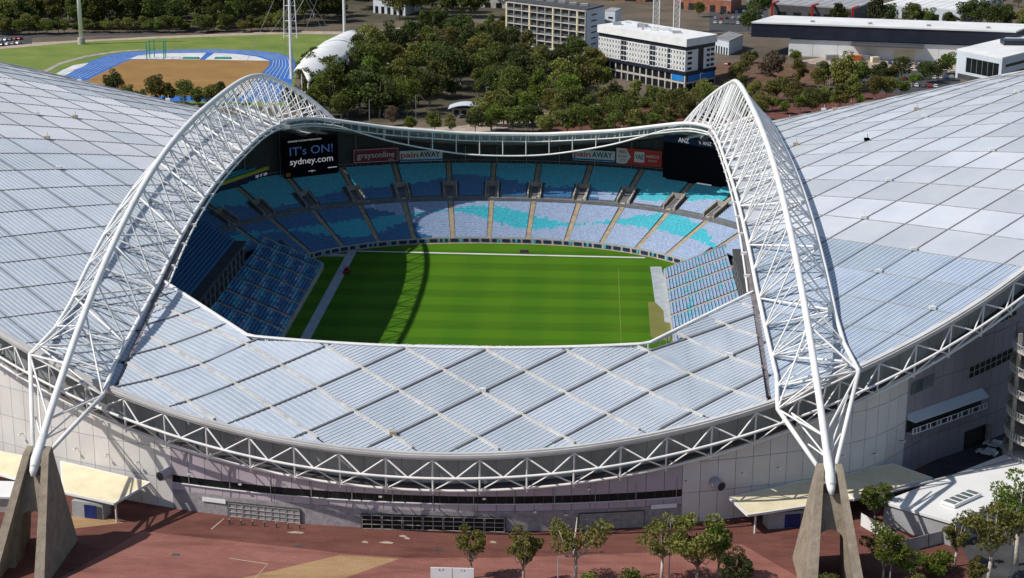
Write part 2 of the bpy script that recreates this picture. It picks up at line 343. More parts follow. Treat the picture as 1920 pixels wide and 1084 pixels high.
def inner_edge(x, s=-1):                               # the far end roof reaches farther in than the near one
    a = abs(x)
    if s > 0: return float(np.interp(a, FX, FYY)), float(np.interp(a, FX, FZ))
    if a <= 40: return 109-2*(a/40)**2, 28+.0006*a*a
    t = (a-40)/22.5; return 107-t*23, 28.96+t*4.4
def end_z(x, y):
    yi, zi = inner_edge(x, 1 if y > 0 else -1); yr = rim_y(x); t = (abs(y)-yi)/(yr-yi); return zi+t*(rim_z(x)-zi)
stadium = empty('stadium', (0,0,0), 'oval sports stadium with a saddle shaped panelled roof carried by two white lattice arches', 'stadium')

# ---- roof panels laid out on the diagonal grid
TG, PW = math.tan(R(36)), 16.0
def cell(i, j):                                        # corner of the diagonal grid
    a, bb = -134.7-TG*5+i*PW*TG, -134.5+TG*10.6+j*PW*TG    # y - t x = a ; y + t x = bb
    return ((bb-a)/2/TG, (a+bb)/2)
ell = [(math.cos(t), math.sin(t)) for t in np.linspace(0, 2*math.pi, 97)[:-1]]
def shrink(P, g):
    cx = sum(p[0] for p in P)/len(P); cy = sum(p[1] for p in P)/len(P); out = list(P); n = len(P)
    sg = sum(P[i][0]*P[(i+1)%n][1]-P[(i+1)%n][0]*P[i][1] for i in range(n))
    Q = list(P)
    for i in range(n):
        p, q = P[i], P[(i+1)%n]; ex, ey = q[0]-p[0], q[1]-p[1]; l = math.hypot(ex, ey)
        if l < 1e-5: continue
        nx, ny = (ey/l, -ex/l) if sg > 0 else (-ey/l, ex/l)
        Q = clip(Q, nx, ny, nx*p[0]+ny*p[1]-g)
        if len(Q) < 3: return []
    return Q
def region_clip(P, reg):
    if reg in ('l', 'r'):
        s = 1 if reg == 'r' else -1
        P = clip(P, -s, 0, -(XB+.4))
    else:
        s = 1 if reg == 'f' else -1
        P = clip(clip(P, 1, 0, XB-.4), -1, 0, XB-.4)
        if len(P) < 3: return []
        P = clip(P, 0, -s, 0)
        if len(P) < 3: return []
        cx = sum(p[0] for p in P)/len(P)
        if s > 0:                                          # tangent of the curved far edge
            a0 = min(61.5, abs(cx)); y0 = inner_edge(a0, 1)[0]; k = (inner_edge(a0-1, 1)[0]-inner_edge(a0+1, 1)[0])/2; sx = 1 if cx > 0 else -1; P = clip(P, -k*sx, -1, -(y0+k*a0))
        elif abs(cx) <= 40: P = clip(P, 0, -s, -108)
        else:
            k, e0 = 23/22.5, 107; sx = 1 if cx > 0 else -1
            P = clip(P, -k*sx, -s, -(e0+40*k))
    if len(P) < 3: return []
    for i in range(len(ell)):
        c_, s_ = ell[i]; nx, ny = c_/SA, s_/SB; l = math.hypot(nx, ny)
        if len(P) < 3: return []
        if max(nx*p[0]+ny*p[1] for p in P) > 1-.6*l: P = clip(P, nx, ny, 1-.6*l)
    return P
def surf(reg): return side_z if reg in ('l','r') else end_z
LAB = {'l': 'left wing of the roof, the one in front of the running track', 'r': 'right wing of the roof, the one in front of the white hotel',
       'n': 'low roof over the near end stand, above the red plaza', 'f': 'roof over the far end stand, seen edge on'}
for reg in 'lrnf':
    f = surf(reg); nm = 'side_roof' if reg in 'lr' else 'end_roof'; s = {'l': -1, 'r': 1, 'n': -1, 'f': 1}[reg]
    tb = MB()                                          # edge trim: the part that carries the panels
    if reg in 'lr':
        ys = np.linspace(-122, 122, 90)
        for y0, y1 in zip(ys[:-1], ys[1:]): tb.bar((s*XB, y0, zb(y0)-.3), (s*XB, y1, zb(y1)-.3), 1.3, .9)
        trim = 'gutter'
    else:
        xs = XB*np.sin(np.linspace(-math.pi/2, math.pi/2, 81)); P = [Vector((x, s*inner_edge(x, s)[0], inner_edge(x, s)[1])) for x in xs]
        for a_, b_ in zip(P[:-1], P[1:]): tb.bar(a_, b_, .5, .7)
        trim = 'white_steel'
    roof = tb.put(nm, trim, stadium, label=LAB[reg])
    rest = MB(); ribs = MB()
    for i in range(-40, 60):
        for j in range(-40, 60):
            P0 = [cell(i, j), cell(i, j+1), cell(i+1, j+1), cell(i+1, j)]
            cx, cy = sum(p[0] for p in P0)/4, sum(p[1] for p in P0)/4
            if (cx/SA)**2+(cy/SB)**2 > 1.25: continue
            if reg == 'l' and cx > -50 or reg == 'r' and cx < 50 or reg == 'n' and (cy > -70 or abs(cx) > 76) or reg == 'f' and (cy < 45 or abs(cx) > 76): continue
            P = region_clip(P0, reg)
            if len(P) < 3 or area(P) < 1.5: continue
            P = shrink(P, .2 if reg == 'n' else .1)
            if len(P) < 3 or area(P) < 1: continue
            c0 = (sum(p[0] for p in P)/len(P), sum(p[1] for p in P)/len(P))
            # subdivide the outline so the sheet follows the curve of the roof
            Q = []
            for k in range(len(P)):
                p, q = P[k], P[(k+1)%len(P)]; n = max(1, int(math.hypot(q[0]-p[0], q[1]-p[1])/5))
                Q += [(p[0]+(q[0]-p[0])*t/n, p[1]+(q[1]-p[1])*t/n) for t in range(n)]
            pts = [(x, y, f(x, y)) for x, y in Q]; cz = f(*c0); px, py = PX((*c0, cz))
            inview = -90 < px < 2010 and -60 < py < 1140
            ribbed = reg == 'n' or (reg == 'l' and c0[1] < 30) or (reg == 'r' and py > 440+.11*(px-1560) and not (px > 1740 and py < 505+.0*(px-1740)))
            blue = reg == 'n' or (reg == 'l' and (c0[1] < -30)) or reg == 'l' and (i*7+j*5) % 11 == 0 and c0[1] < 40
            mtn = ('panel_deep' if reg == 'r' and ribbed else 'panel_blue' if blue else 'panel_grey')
            tgt = MB() if inview and reg != 'f' else rest
            b0 = len(tgt.V); n = len(pts); tgt.V += pts+[(c0[0], c0[1], cz)]+[(x, y, z-.18) for x, y, z in pts]
            kk = 0
            for k in range(n):
                k2 = (k+1) % n; tgt.F.append((b0+k, b0+k2, b0+n)); tgt.F.append((b0+k, b0+n+1+k, b0+n+1+k2, b0+k2)); tgt.I += [kk, kk]
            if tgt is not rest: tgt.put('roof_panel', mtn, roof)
            if ribbed and inview:
                fam = 0 if (reg == 'l' or (reg == 'n' and c0[0] < -18)) else 1       # ribs run with one or the other diagonal
                nr = 9 if reg != 'n' or c0[0] < -18 else 12
                for k in range(1, nr):
                    t = k/nr
                    p0, p1, p2, p3 = P0
                    if fam == 0: A, B_ = (p0[0]+(p1[0]-p0[0])*t, p0[1]+(p1[1]-p0[1])*t), (p3[0]+(p2[0]-p3[0])*t, p3[1]+(p2[1]-p3[1])*t)
                    else: A, B_ = (p0[0]+(p3[0]-p0[0])*t, p0[1]+(p3[1]-p0[1])*t), (p1[0]+(p2[0]-p1[0])*t, p1[1]+(p2[1]-p1[1])*t)
                    # clip the rib to the panel outline
                    t0, t1 = 0., 1.; m_ = len(P); sg = sum(P[a][0]*P[(a+1)%m_][1]-P[(a+1)%m_][0]*P[a][1] for a in range(m_))
                    for a in range(m_):
                        p, q = P[a], P[(a+1)%m_]; nx, ny = (q[1]-p[1], -(q[0]-p[0])) if sg > 0 else (-(q[1]-p[1]), q[0]-p[0])
                        d0 = nx*(A[0]-p[0])+ny*(A[1]-p[1]); d1 = nx*(B_[0]-p[0])+ny*(B_[1]-p[1])
                        if d0 > 0 and d1 > 0: t1 = -1; break
                        if d0*d1 < 0:
                            tt = d0/(d0-d1)
                            if d0 > 0: t0 = max(t0, tt)
                            else: t1 = min(t1, tt)
                    if t1-t0 < .08: continue
                    prev = None
                    for w in np.linspace(t0, t1, 4):
                        x, y = A[0]+(B_[0]-A[0])*w, A[1]+(B_[1]-A[1])*w; cur = (x, y, f(x, y)+.075)
                        if prev: ribs.bar(prev, cur, .13, .08)
                        prev = cur
    if rest.V: rest.put('roof_panel_far', 'panel_grey', roof, kind='stuff')
    if ribs.V: ribs.put('glazing_bar', 'rib_white', roof, kind='stuff')
    # beams on the grid lines, each its own piece
    for fam in (0, 1):
        for i in range(-40, 60):
            run = []
            def flush():
                if len(run) > 1:
                    bb = MB()
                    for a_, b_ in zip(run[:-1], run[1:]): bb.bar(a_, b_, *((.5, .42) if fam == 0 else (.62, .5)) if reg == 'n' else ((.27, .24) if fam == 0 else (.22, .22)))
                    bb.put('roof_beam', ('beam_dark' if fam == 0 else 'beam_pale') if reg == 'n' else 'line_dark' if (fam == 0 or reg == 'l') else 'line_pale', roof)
                run.clear()
            for q in np.arange(-40, 60, .25):
                x, y = (cell(i, q) if fam == 0 else cell(q, i))
                ok = (x/(SA-.6))**2+(y/(SB-.6))**2 < 1
                if ok:
                    if reg in 'lr': ok = s*x > XB+.3
                    else: ok = abs(x) < XB-.3 and s*y > inner_edge(x, s)[0]+.3
                if ok:
                    p = Vector((x, y, f(x, y)+.02)); run.append(p)
                else: flush()
            flush()

# ---- rim fascia all round, dark glazed band and wall below it
def rim_pt(t, off=0, dz=0):
    x, y = SA*math.cos(t), SB*math.sin(t); nx, ny = math.cos(t)/SA, math.sin(t)/SB; l = math.hypot(nx, ny)
    return Vector((x+nx/l*off, y+ny/l*off, rim_z(x)+dz))
def rim_ts(t0, t1, step):                               # parameters evenly spaced along the rim
    ts = np.linspace(t0, t1, 2000); P = np.array([[SA*math.cos(t), SB*math.sin(t)] for t in ts]); L = np.concatenate([[0], np.cumsum(np.hypot(*np.diff(P, axis=0).T))])
    n = max(1, int(round(L[-1]/step))); return [float(np.interp(L[-1]*k/n, L, ts)) for k in range(n+1)]
b = MB(); ts = rim_ts(0, 2*math.pi, 3)
for t0, t1 in zip(ts[:-1], ts[1:]):
    b.hexa([rim_pt(t0,-.9,-1.3), rim_pt(t1,-.9,-1.3), rim_pt(t1,.3,-.95), rim_pt(t0,.3,-.95), rim_pt(t0,-.9,.25), rim_pt(t1,-.9,.25), rim_pt(t1,.25,.35), rim_pt(t0,.25,.35)])
    b.hexa([rim_pt(t0,.26,-.5), rim_pt(t1,.26,-.5), rim_pt(t1,.5,-.5), rim_pt(t0,.5,-.5), rim_pt(t0,.24,.0), rim_pt(t1,.24,.0), rim_pt(t1,.5,.0), rim_pt(t0,.5,.0)])
b.put('rim_fascia', 'fascia', stadium)
def wo(t):                                              # the wall stands inside the rim, farther in along the right wing
    w = max(0, min(1, (SA*math.cos(t)-80)/30)); return -2.7-8.5*w*w*(3-2*w)
tL, tR = -math.pi+.55, -.18                             # the near half of the perimeter
wall = MB(); tw = rim_ts(0, 2*math.pi, 3.6)
for t0, t1 in zip(tw[:-1], tw[1:]):
    a0, a1 = rim_pt(t0, wo(t0)-.35), rim_pt(t1, wo(t1)-.35); wall.poly([(a0.x,a0.y,0),(a1.x,a1.y,0),(a1.x,a1.y,a1.z-1.5),(a0.x,a0.y,a0.z-1.5)])
outer = wall.put('outer_wall', 'wall_core', stadium, label='curved outer wall of pale metal panels above the plaza')
def wall_quad(t0, t1, za0, za1, zb0, zb1, off=0, th=.14, mt='wall_panel', nm='wall_panel', par=None, gap=.05, woff=None):
    wo = (lambda t: woff+.15) if woff is not None else globals()['wo']
    p0, p1 = rim_pt(t0, wo(t0)+off), rim_pt(t1, wo(t1)+off); d = (p1-p0); d.z = 0; d.normalize(); n = Vector((d.y, -d.x, 0))
    q0, q1 = rim_pt(t0, wo(t0)+off-th), rim_pt(t1, wo(t1)+off-th); e = d*gap
    bb = MB(); bb.hexa([(*(q0+e).xy, za0+gap), (*(q1-e).xy, za1+gap), (*(p1-e).xy, za1+gap), (*(p0+e).xy, za0+gap), (*(q0+e).xy, zb0-gap), (*(q1-e).xy, zb1-gap), (*(p1-e).xy, zb1-gap), (*(p0+e).xy, zb0-gap)])
    return bb.put(nm, mt, par or outer)
twv = rim_ts(tL, tR, 3.6)
for k, (t0, t1) in enumerate(zip(twv[:-1], twv[1:])):
    r0, r1 = rim_pt(t0, wo(t0)), rim_pt(t1, wo(t1)); xm = (r0.x+r1.x)/2; top0, top1 = r0.z-7.4, r1.z-7.4
    wall_quad(t0, t1, top0+.5, top1+.5, r0.z-1.6, r1.z-1.6, -.15, mt='band_grey', nm='clerestory_pane', gap=.04, woff=-2.85)
    if abs(xm+2) < 49:
        wall_quad(t0, t1, 0, 0, 4.0, 4.0, .12, .3, 'brick_grey', 'plinth_block', gap=.0)
        wall_quad(t0, t1, 4.0, 4.0, 5.5, 5.5, .0, mt='wall_lilac')
        wall_quad(t0, t1, 7.0, 7.0, top0, top1, .0, mt='wall_lilac')
        tm = (t0+t1)/2
        for a_, c_ in ((t0, tm), (tm, t1)): wall_quad(a_, c_, 5.5, 5.5, 7.0, 7.0, -.1, .08, 'dark_glass', 'window', gap=.09)
        a0, a1 = rim_pt(t0, wo(t0)+.1), rim_pt(t1, wo(t1)+.1); bb = MB(); bb.bar((a0.x,a0.y,5.5),(a1.x,a1.y,5.5), .3, .12); bb.put('sill', 'white_paint', outer)
    else:
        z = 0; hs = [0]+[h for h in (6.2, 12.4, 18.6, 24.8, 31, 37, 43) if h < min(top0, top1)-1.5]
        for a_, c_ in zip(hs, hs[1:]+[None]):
            wall_quad(t0, t1, a_, a_, top0 if c_ is None else c_, top1 if c_ is None else c_, mt='wall_shaded' if xm > 93 else 'wall_panel')
b = MB()
for t0, t1 in zip(twv[:-1], twv[1:]):                   # dark ledge under the glazed band
    b.hexa([rim_pt(t0,wo(t0)-.2,-7.5), rim_pt(t1,wo(t1)-.2,-7.5), rim_pt(t1,-1.7,-7.5), rim_pt(t0,-1.7,-7.5), rim_pt(t0,wo(t0)-.2,-6.9), rim_pt(t1,wo(t1)-.2,-6.9), rim_pt(t1,-1.7,-7.1), rim_pt(t0,-1.7,-7.1)])
b.put('ledge', 'charcoal', stadium)

# ---- ring truss hung under the rim
tn = rim_ts(tL, tR, 8.8); ring = MB()
T = [rim_pt(t, -.1, -1.15) for t in tn]; Bm = [rim_pt(t, -.3, -7.3) for t in tn]; tm_ = [(a+c)/2 for a, c in zip(tn[:-1], tn[1:])]; O = [rim_pt(t, 1.7, -4.05) for t in tm_]
fine = rim_ts(tL, tR, 2.2)
ring.tube([rim_pt(t, -.3, -7.3) for t in fine], .27, 8); ring.tube([rim_pt(t, 1.7, -4.05) for t in rim_ts(tm_[0], tm_[-1], 2.2)], .27, 8)
ringo = ring.put('ring_truss', 'white_steel', stadium, smooth=True, label='white lattice truss running along under the roof rim')
for k in range(len(T)):
    strut('post', T[k]+Vector((0,0,.4)), Bm[k]-Vector((0,0,.7)), .19, 'white_steel', ringo)
    wb = rim_pt(tn[k], -1.8, -7.2); strut('bracket', Bm[k], wb, .12, 'white_steel', ringo)
    for o_ in ((O[k-1],) if k else ())+((O[k],) if k < len(O) else ()):
        strut('brace', T[k], o_, .16, 'white_steel', ringo); strut('brace', Bm[k], o_, .14, 'white_steel', ringo)

# ---- the two arches
for s in (-1, 1):
    us = np.linspace(-1, 1, 81); top = [arch_pt(u, 't', s) for u in us]
    def lower(kind, n):
        out = []
        for u in np.linspace(-.97, .97, n):
            p = arch_pt(u, kind, s); a = abs(p.y)
            if a > (119 if kind == 'i' else 112): continue
            x = abs(p.x); rz = side_z(max(x, XB), p.y) if a < 134 else 0
            out.append(Vector((p.x, p.y, max(p.z, rz+(.75 if kind == 'i' else 1.0)))))
        e = (63.6, 129.2, 23.9) if kind == 'i' else (79.0, 123.6, 29.8)
        return [Vector((s*e[0], -e[1], e[2]))]+out+[Vector((s*e[0], e[1], e[2]))]
    lo = {k: lower(k, 121) for k in 'io'}
    foot = [Vector((s*XF, -YF, ZF)), Vector((s*XF, YF, ZF))]
    b = MB(); b.tube(top, .68, 12)
    for k in 'io':
        b.tube(lo[k], .43, 10)
        b.tube([lo[k][0], foot[0]+(lo[k][0]-foot[0])*.1], [.42, .42], 10); b.tube([lo[k][-1], foot[1]+(lo[k][-1]-foot[1])*.1], [.42, .42], 10)
    for e_, f_ in ((foot[0], 1), (foot[1], -1)):        # tapered shoe at the pin
        b.tube([e_+Vector((0,-f_*.9,-1.3)), e_+Vector((0,-f_*.3,-.5)), e_+(arch_pt(-f_*.94,'t',s)-e_)*.16, e_+(arch_pt(-f_*.94,'t',s)-e_)*.7], [.3, .7, 1.0, .7], 12)
    arch = b.put('arch_truss', 'white_steel', stadium, smooth=True, label=('left' if s < 0 else 'right')+' of the two white lattice arches over the stadium')
    def at_y(P, y):
        ys = [p.y for p in P]
        return Vector((float(np.interp(y, ys, [p.x for p in P])), y, float(np.interp(y, ys, [p.z for p in P]))))
    NB = 22; yb = np.linspace(-121, 121, NB+1)
    I = [at_y(lo['i'], y) for y in yb]; Oo = [at_y(lo['o'], max(-119.5, min(119.5, y))) for y in yb]
    def top_at(y):
        w = y*.985; return at_y(top, max(-139, min(139, y+(4 if y > 0 else -4)*abs(y)/121)))
    Tn = [top_at(y) for y in (yb[:-1]+yb[1:])/2]; Te = [top_at(y) for y in yb]
    for k in range(NB+1):
        strut('brace', I[k], Oo[k], .22, 'white_steel', arch)
        strut('brace', I[k], Te[k], .15, 'white_steel', arch); strut('brace', Oo[k], Te[k], .15, 'white_steel', arch)
        if k < NB:
            strut('brace', I[k], Tn[k], .19, 'white_steel', arch); strut('brace', I[k+1], Tn[k], .19, 'white_steel', arch)
            strut('brace', Oo[k], Tn[k], .17, 'white_steel', arch); strut('brace', Oo[k+1], Tn[k], .17, 'white_steel', arch)
            strut('brace', *((I[k], Oo[k+1]) if k % 2 else (I[k+1], Oo[k])), .24, 'white_steel', arch)
    for e_, li, lo_ in ((foot[0], I[0], Oo[0]), (foot[1], I[-1], Oo[-1])):
        tp = e_+(top_at(-128 if e_ is foot[0] else 128)-e_)*.75
        for w in (.4, .72):
            a_, c_ = e_.lerp(li, w), e_.lerp(lo_, w); t_ = e_.lerp(tp, w*1.05)
            strut('brace', a_, t_, .17, 'white_steel', arch); strut('brace', c_, t_, .17, 'white_steel', arch)
        sg_ = -1 if e_ is foot[0] else 1; ei, eo = lo['i'][0 if sg_ < 0 else -1], lo['o'][0 if sg_ < 0 else -1]; tq = top_at(sg_*124); tr_ = top_at(sg_*112)
        for a_, c_ in ((ei, eo), (ei, tq), (eo, tq), (ei, tr_), (eo, tr_), (I[0 if sg_ < 0 else -1], eo), (Oo[0 if sg_ < 0 else -1], ei), (ei, e_.lerp(tp, .75)), (eo, e_.lerp(tp, .75))): strut('brace', a_, c_, .2, 'white_steel', arch)
        for w in (.3, .6): 
            rp_ = rim_pt(math.atan2(sg_*ei.lerp(eo, w).y*0+sg_*.86, s*.5), 0, -1.5); strut('brace', ei.lerp(eo, w), Vector((ei.lerp(eo, w).x, sg_*(rim_y(abs(ei.lerp(eo, w).x))-.3), rim_z(ei.x)-1.2)), .16, 'white_steel', arch)
        strut('brace', e_.lerp(li, .72), e_.lerp(tp, .42), .17, 'white_steel', arch); strut('brace', e_.lerp(lo_, .72), e_.lerp(tp, .42), .17, 'white_steel', arch)
    # thrust block: two splayed concrete fins with an arched web between
    yo, zt_ = -YF, 0
    b = MB()
    for f_ in (-1, 1):
        def fx(z, side): c_ = 4.5-(4.5-1.75)*z/18.5; return s*XF+f_*(c_+side*(.62+.3*(1-z/18.5)))
        prof = [(-142.6,0), (-144.0,19.2), (-146.2,18.6), (-163.0,0)]
        pa = [Vector((fx(z, -1), y, z)) for y, z in prof]; pb = [Vector((fx(z, 1), y, z)) for y, z in prof]
        b.hexa([pa[0], pb[0], pb[3], pa[3], pa[1], pb[1], pb[2], pa[2]])
    def wy(z): return -150.5+ (z/16.)*3.2
    w0 = lambda z: 4.5-(2.75)*z/18.5-.6
    prof = [(-w0(15), 15), (-w0(0), 0), (-2.3, 0), (-2.3, 7.4)]+[(-2.3*math.cos(a), 7.4+1.9*math.sin(a)) for a in np.linspace(.2, math.pi-.2, 9)]+[(2.3, 7.4), (2.3, 0), (w0(0), 0), (w0(15), 15)]
    pf = [Vector((s*XF+x, wy(z)-4.5*(1-z/16), z)) for x, z in prof]
    b.prism(pf, (0, 5.5, 0))
    b.put('thrust_block', 'concrete_block', stadium, label='forked concrete footing under the '+('left' if s < 0 else 'right')+' arch')

# ---- lens shaped truss under the edge of the end roofs (the far one is the one in view)
for s in (1, -1):
    b = MB(); xs = (XB-.4)*np.sin(np.linspace(-math.pi/2, math.pi/2, 81))
    E = lambda x: Vector((x, s*(inner_edge(x, s)[0]+.2), inner_edge(x, s)[1]))
    def low(x): t = max(0, 1-(x/50)**2); return E(x)+Vector((0, s*.4, -1.6-5.4*t**1.1))
    b.tube([E(x)+Vector((0,0,.1)) for x in xs], .55 if s > 0 else .22, 10); b.tube([low(x) for x in xs], .26, 8); b.tube([E(x)+Vector((0,s*.3,-2.3)) for x in xs], .2, 6)
    tr = b.put('edge_truss', 'white_steel', stadium, smooth=True, label='curved white truss along the edge of the '+('far' if s > 0 else 'near')+' end roof')
    for x in np.arange(-51, 52, 7.3): strut('post', E(x), low(x), .17, 'white_steel', tr)
    for x in np.arange(-58, 59, 2.45): strut('post', E(x), E(x)+Vector((0,s*.3,-2.3)), .12, 'white_steel', tr, 6)
# inner edge rail of the side roofs with service boxes
for s in (-1, 1):
    b = MB()
    b.tube([Vector((s*(XB-1.1), y, zb(y)-.1)) for y in np.linspace(-84, 84, 60)], .22, 8)
    for y in np.arange(-78, 80, 9.5): b.bar((s*(XB-1.5), y, zb(y)+.1), (s*(XB-.2), y, zb(y)+.1), .5, .7)
    b.put('edge_rail', 'white_steel', stadium)

# service boxes and aerials scattered along the roof beams
rnd = random.Random(11)
for reg, n_ in (('l', 13), ('r', 15), ('n', 8)):
    par = [o for o in stadium.children if o.get('label') == LAB[reg]][0]
    for k in range(n_):
        for _ in range(60):
            i, j = rnd.randint(-20, 40), rnd.randint(-20, 40); x, y = cell(i, j); s = {'l': -1, 'r': 1, 'n': -1}[reg]
            ok = (x/(SA-3))**2+(y/(SB-3))**2 < 1 and ((s*x > XB+16) if reg in 'lr' else (abs(x) < XB-4 and -y > inner_edge(x)[0]+4))
            if ok:
                p_ = PX((x, y, surf(reg)(x, y))); ok = 0 < p_[0] < 1920 and 100 < p_[1] < 900
            if ok: break
        if not ok: continue
        z = surf(reg)(x, y); b = MB(); b.box(x-.6, x+.7, y-.35, y+.35, z+.2, z+.85); b.bar((x+.2,y,z+.8), (x+.2,y,z+1.9), .1); b.put('service_box', 'white_paint' if k % 3 else 'stair', par)
# ------------------------------------------------------------------ seating bowl
STEP, DMID, DMAX, ROW, AISLE = .8, 17.8, 36.0, .86, 11.7
class Path:
    """front line of a stand, resampled, with outward normals"""
    def __init__(s, x, y, smooth=0, step=STEP):
        ln = np.concatenate([[0], np.cumsum(np.hypot(np.diff(x), np.diff(y)))]); s.n = int(ln[-1]/step); sv = np.linspace(0, ln[-1], s.n+1)
        s.x, s.y = np.interp(sv, ln, x), np.interp(sv, ln, y); tx, ty = np.gradient(s.x), np.gradient(s.y); tl = np.hypot(tx, ty); s.tx, s.ty = tx/tl, ty/tl
        nx, ny = s.ty.copy(), -s.tx.copy()
        for _ in range(smooth): nx = np.convolve(np.pad(nx, 1, 'edge'), [.25,.5,.25], 'valid'); ny = np.convolve(np.pad(ny, 1, 'edge'), [.25,.5,.25], 'valid')
        l = np.hypot(nx, ny); s.nx, s.ny = nx/l, ny/l; s.sc = sv-sv[-1]/2
    def at(s, i, d, z): return Vector((s.x[i]+s.nx[i]*d, s.y[i]+s.ny[i]*d, z))
ph = np.linspace(.16, math.pi-.16, 6000); NE = 2.4
far = Path(72*np.sign(np.cos(ph))*np.abs(np.cos(ph))**(2/NE), 80.5*np.abs(np.sin(ph))**(2/NE), 20)
sideR, sideL = Path(np.array([49.6,49.6]), np.array([-75.,47.])), Path(np.array([-49.6,-49.6]), np.array([47.,-75.]))
def tz(d): return 1.6+.42*d+(0 if d < DMID else .9)
rs = random.Random(4)
def seat_col(s, d):                                     # s < 0 is the right hand end; turquoise waves over painted shade blue left, sunlit pale right
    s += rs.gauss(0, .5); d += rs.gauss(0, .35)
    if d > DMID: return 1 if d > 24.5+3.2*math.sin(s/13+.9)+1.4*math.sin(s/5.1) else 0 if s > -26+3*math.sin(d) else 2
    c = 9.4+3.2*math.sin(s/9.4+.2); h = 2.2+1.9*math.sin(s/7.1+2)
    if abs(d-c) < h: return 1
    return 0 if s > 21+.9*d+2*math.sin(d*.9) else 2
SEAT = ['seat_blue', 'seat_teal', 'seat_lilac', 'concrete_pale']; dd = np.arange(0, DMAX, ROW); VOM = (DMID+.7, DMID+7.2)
def seat_run(b, P, i, d, z, k):                         # one stretch of seats: pan and back
    z0, z1 = z+.12, z+.80; f0, f1 = .16, .62
    Q = [P.at(i, d+f0, z0+.28), P.at(i+1, d+f0, z0+.28), P.at(i+1, d+f1, z0+.24), P.at(i, d+f1, z0+.24), P.at(i+1, d+f1+.12, z1), P.at(i, d+f1+.12, z1), P.at(i+1, d+f0, z0), P.at(i, d+f0, z0), P.at(i+1, d+f1+.13, z0), P.at(i, d+f1+.13, z0)]
    v = len(b.V); b.V += [tuple(p) for p in Q]
    for q in ((0,1,2,3), (3,2,4,5), (7,6,1,0), (5,4,8,9)): b.F.append(tuple(v+w for w in q)); b.I.append(k)
bowlo = MB()
def terrace(P, rng, dmin, dmax):
    for d in dd:
        if d > dmax: break
        z, z2 = tz(d), tz(d+ROW)
        for i in rng:
            if d < dmin(i): continue
            a, c_, e, f = P.at(i, d, z), P.at(i+1, d, z), P.at(i+1, d+ROW, z), P.at(i, d+ROW, z); bowlo.poly([a, c_, e, f]); bowlo.poly([f, e, P.at(i+1, d+ROW, z2), P.at(i, d+ROW, z2)])
fmin = lambda i: 0 if far.y[i] > 55 else 7.5
terrace(far, range(far.n), fmin, DMAX); terrace(sideL, range(sideL.n), lambda i: 0, DMID-1); terrace(sideR, range(sideR.n), lambda i: 0, DMID-1)
bo = bowlo.put('seating_bowl', 'terrace', stadium, label='tiered seating bowl with blue, turquoise and pale seats')
def stair(P, i, ds):
    b = MB(); t = Vector((P.tx[i], P.ty[i], 0)); nd = Vector((P.nx[i], P.ny[i], 0)); up = Vector((0,0,1))
    for d in ds:
        z = tz(d); c_ = Vector((P.x[i], P.y[i], 0))+nd*d
        for q, zz in ((0, .12), (.43, .32)):
            p = c_+nd*q; lo_ = [p-t*.7+up*(z-.6), p+t*.7+up*(z-.6), p+t*.7+nd*.43+up*(z-.6), p-t*.7+nd*.43+up*(z-.6)]; b.hexa(lo_+[v+up*(zz+.6) for v in lo_])
    if b.V: b.put('aisle_stair', 'stair', bo)
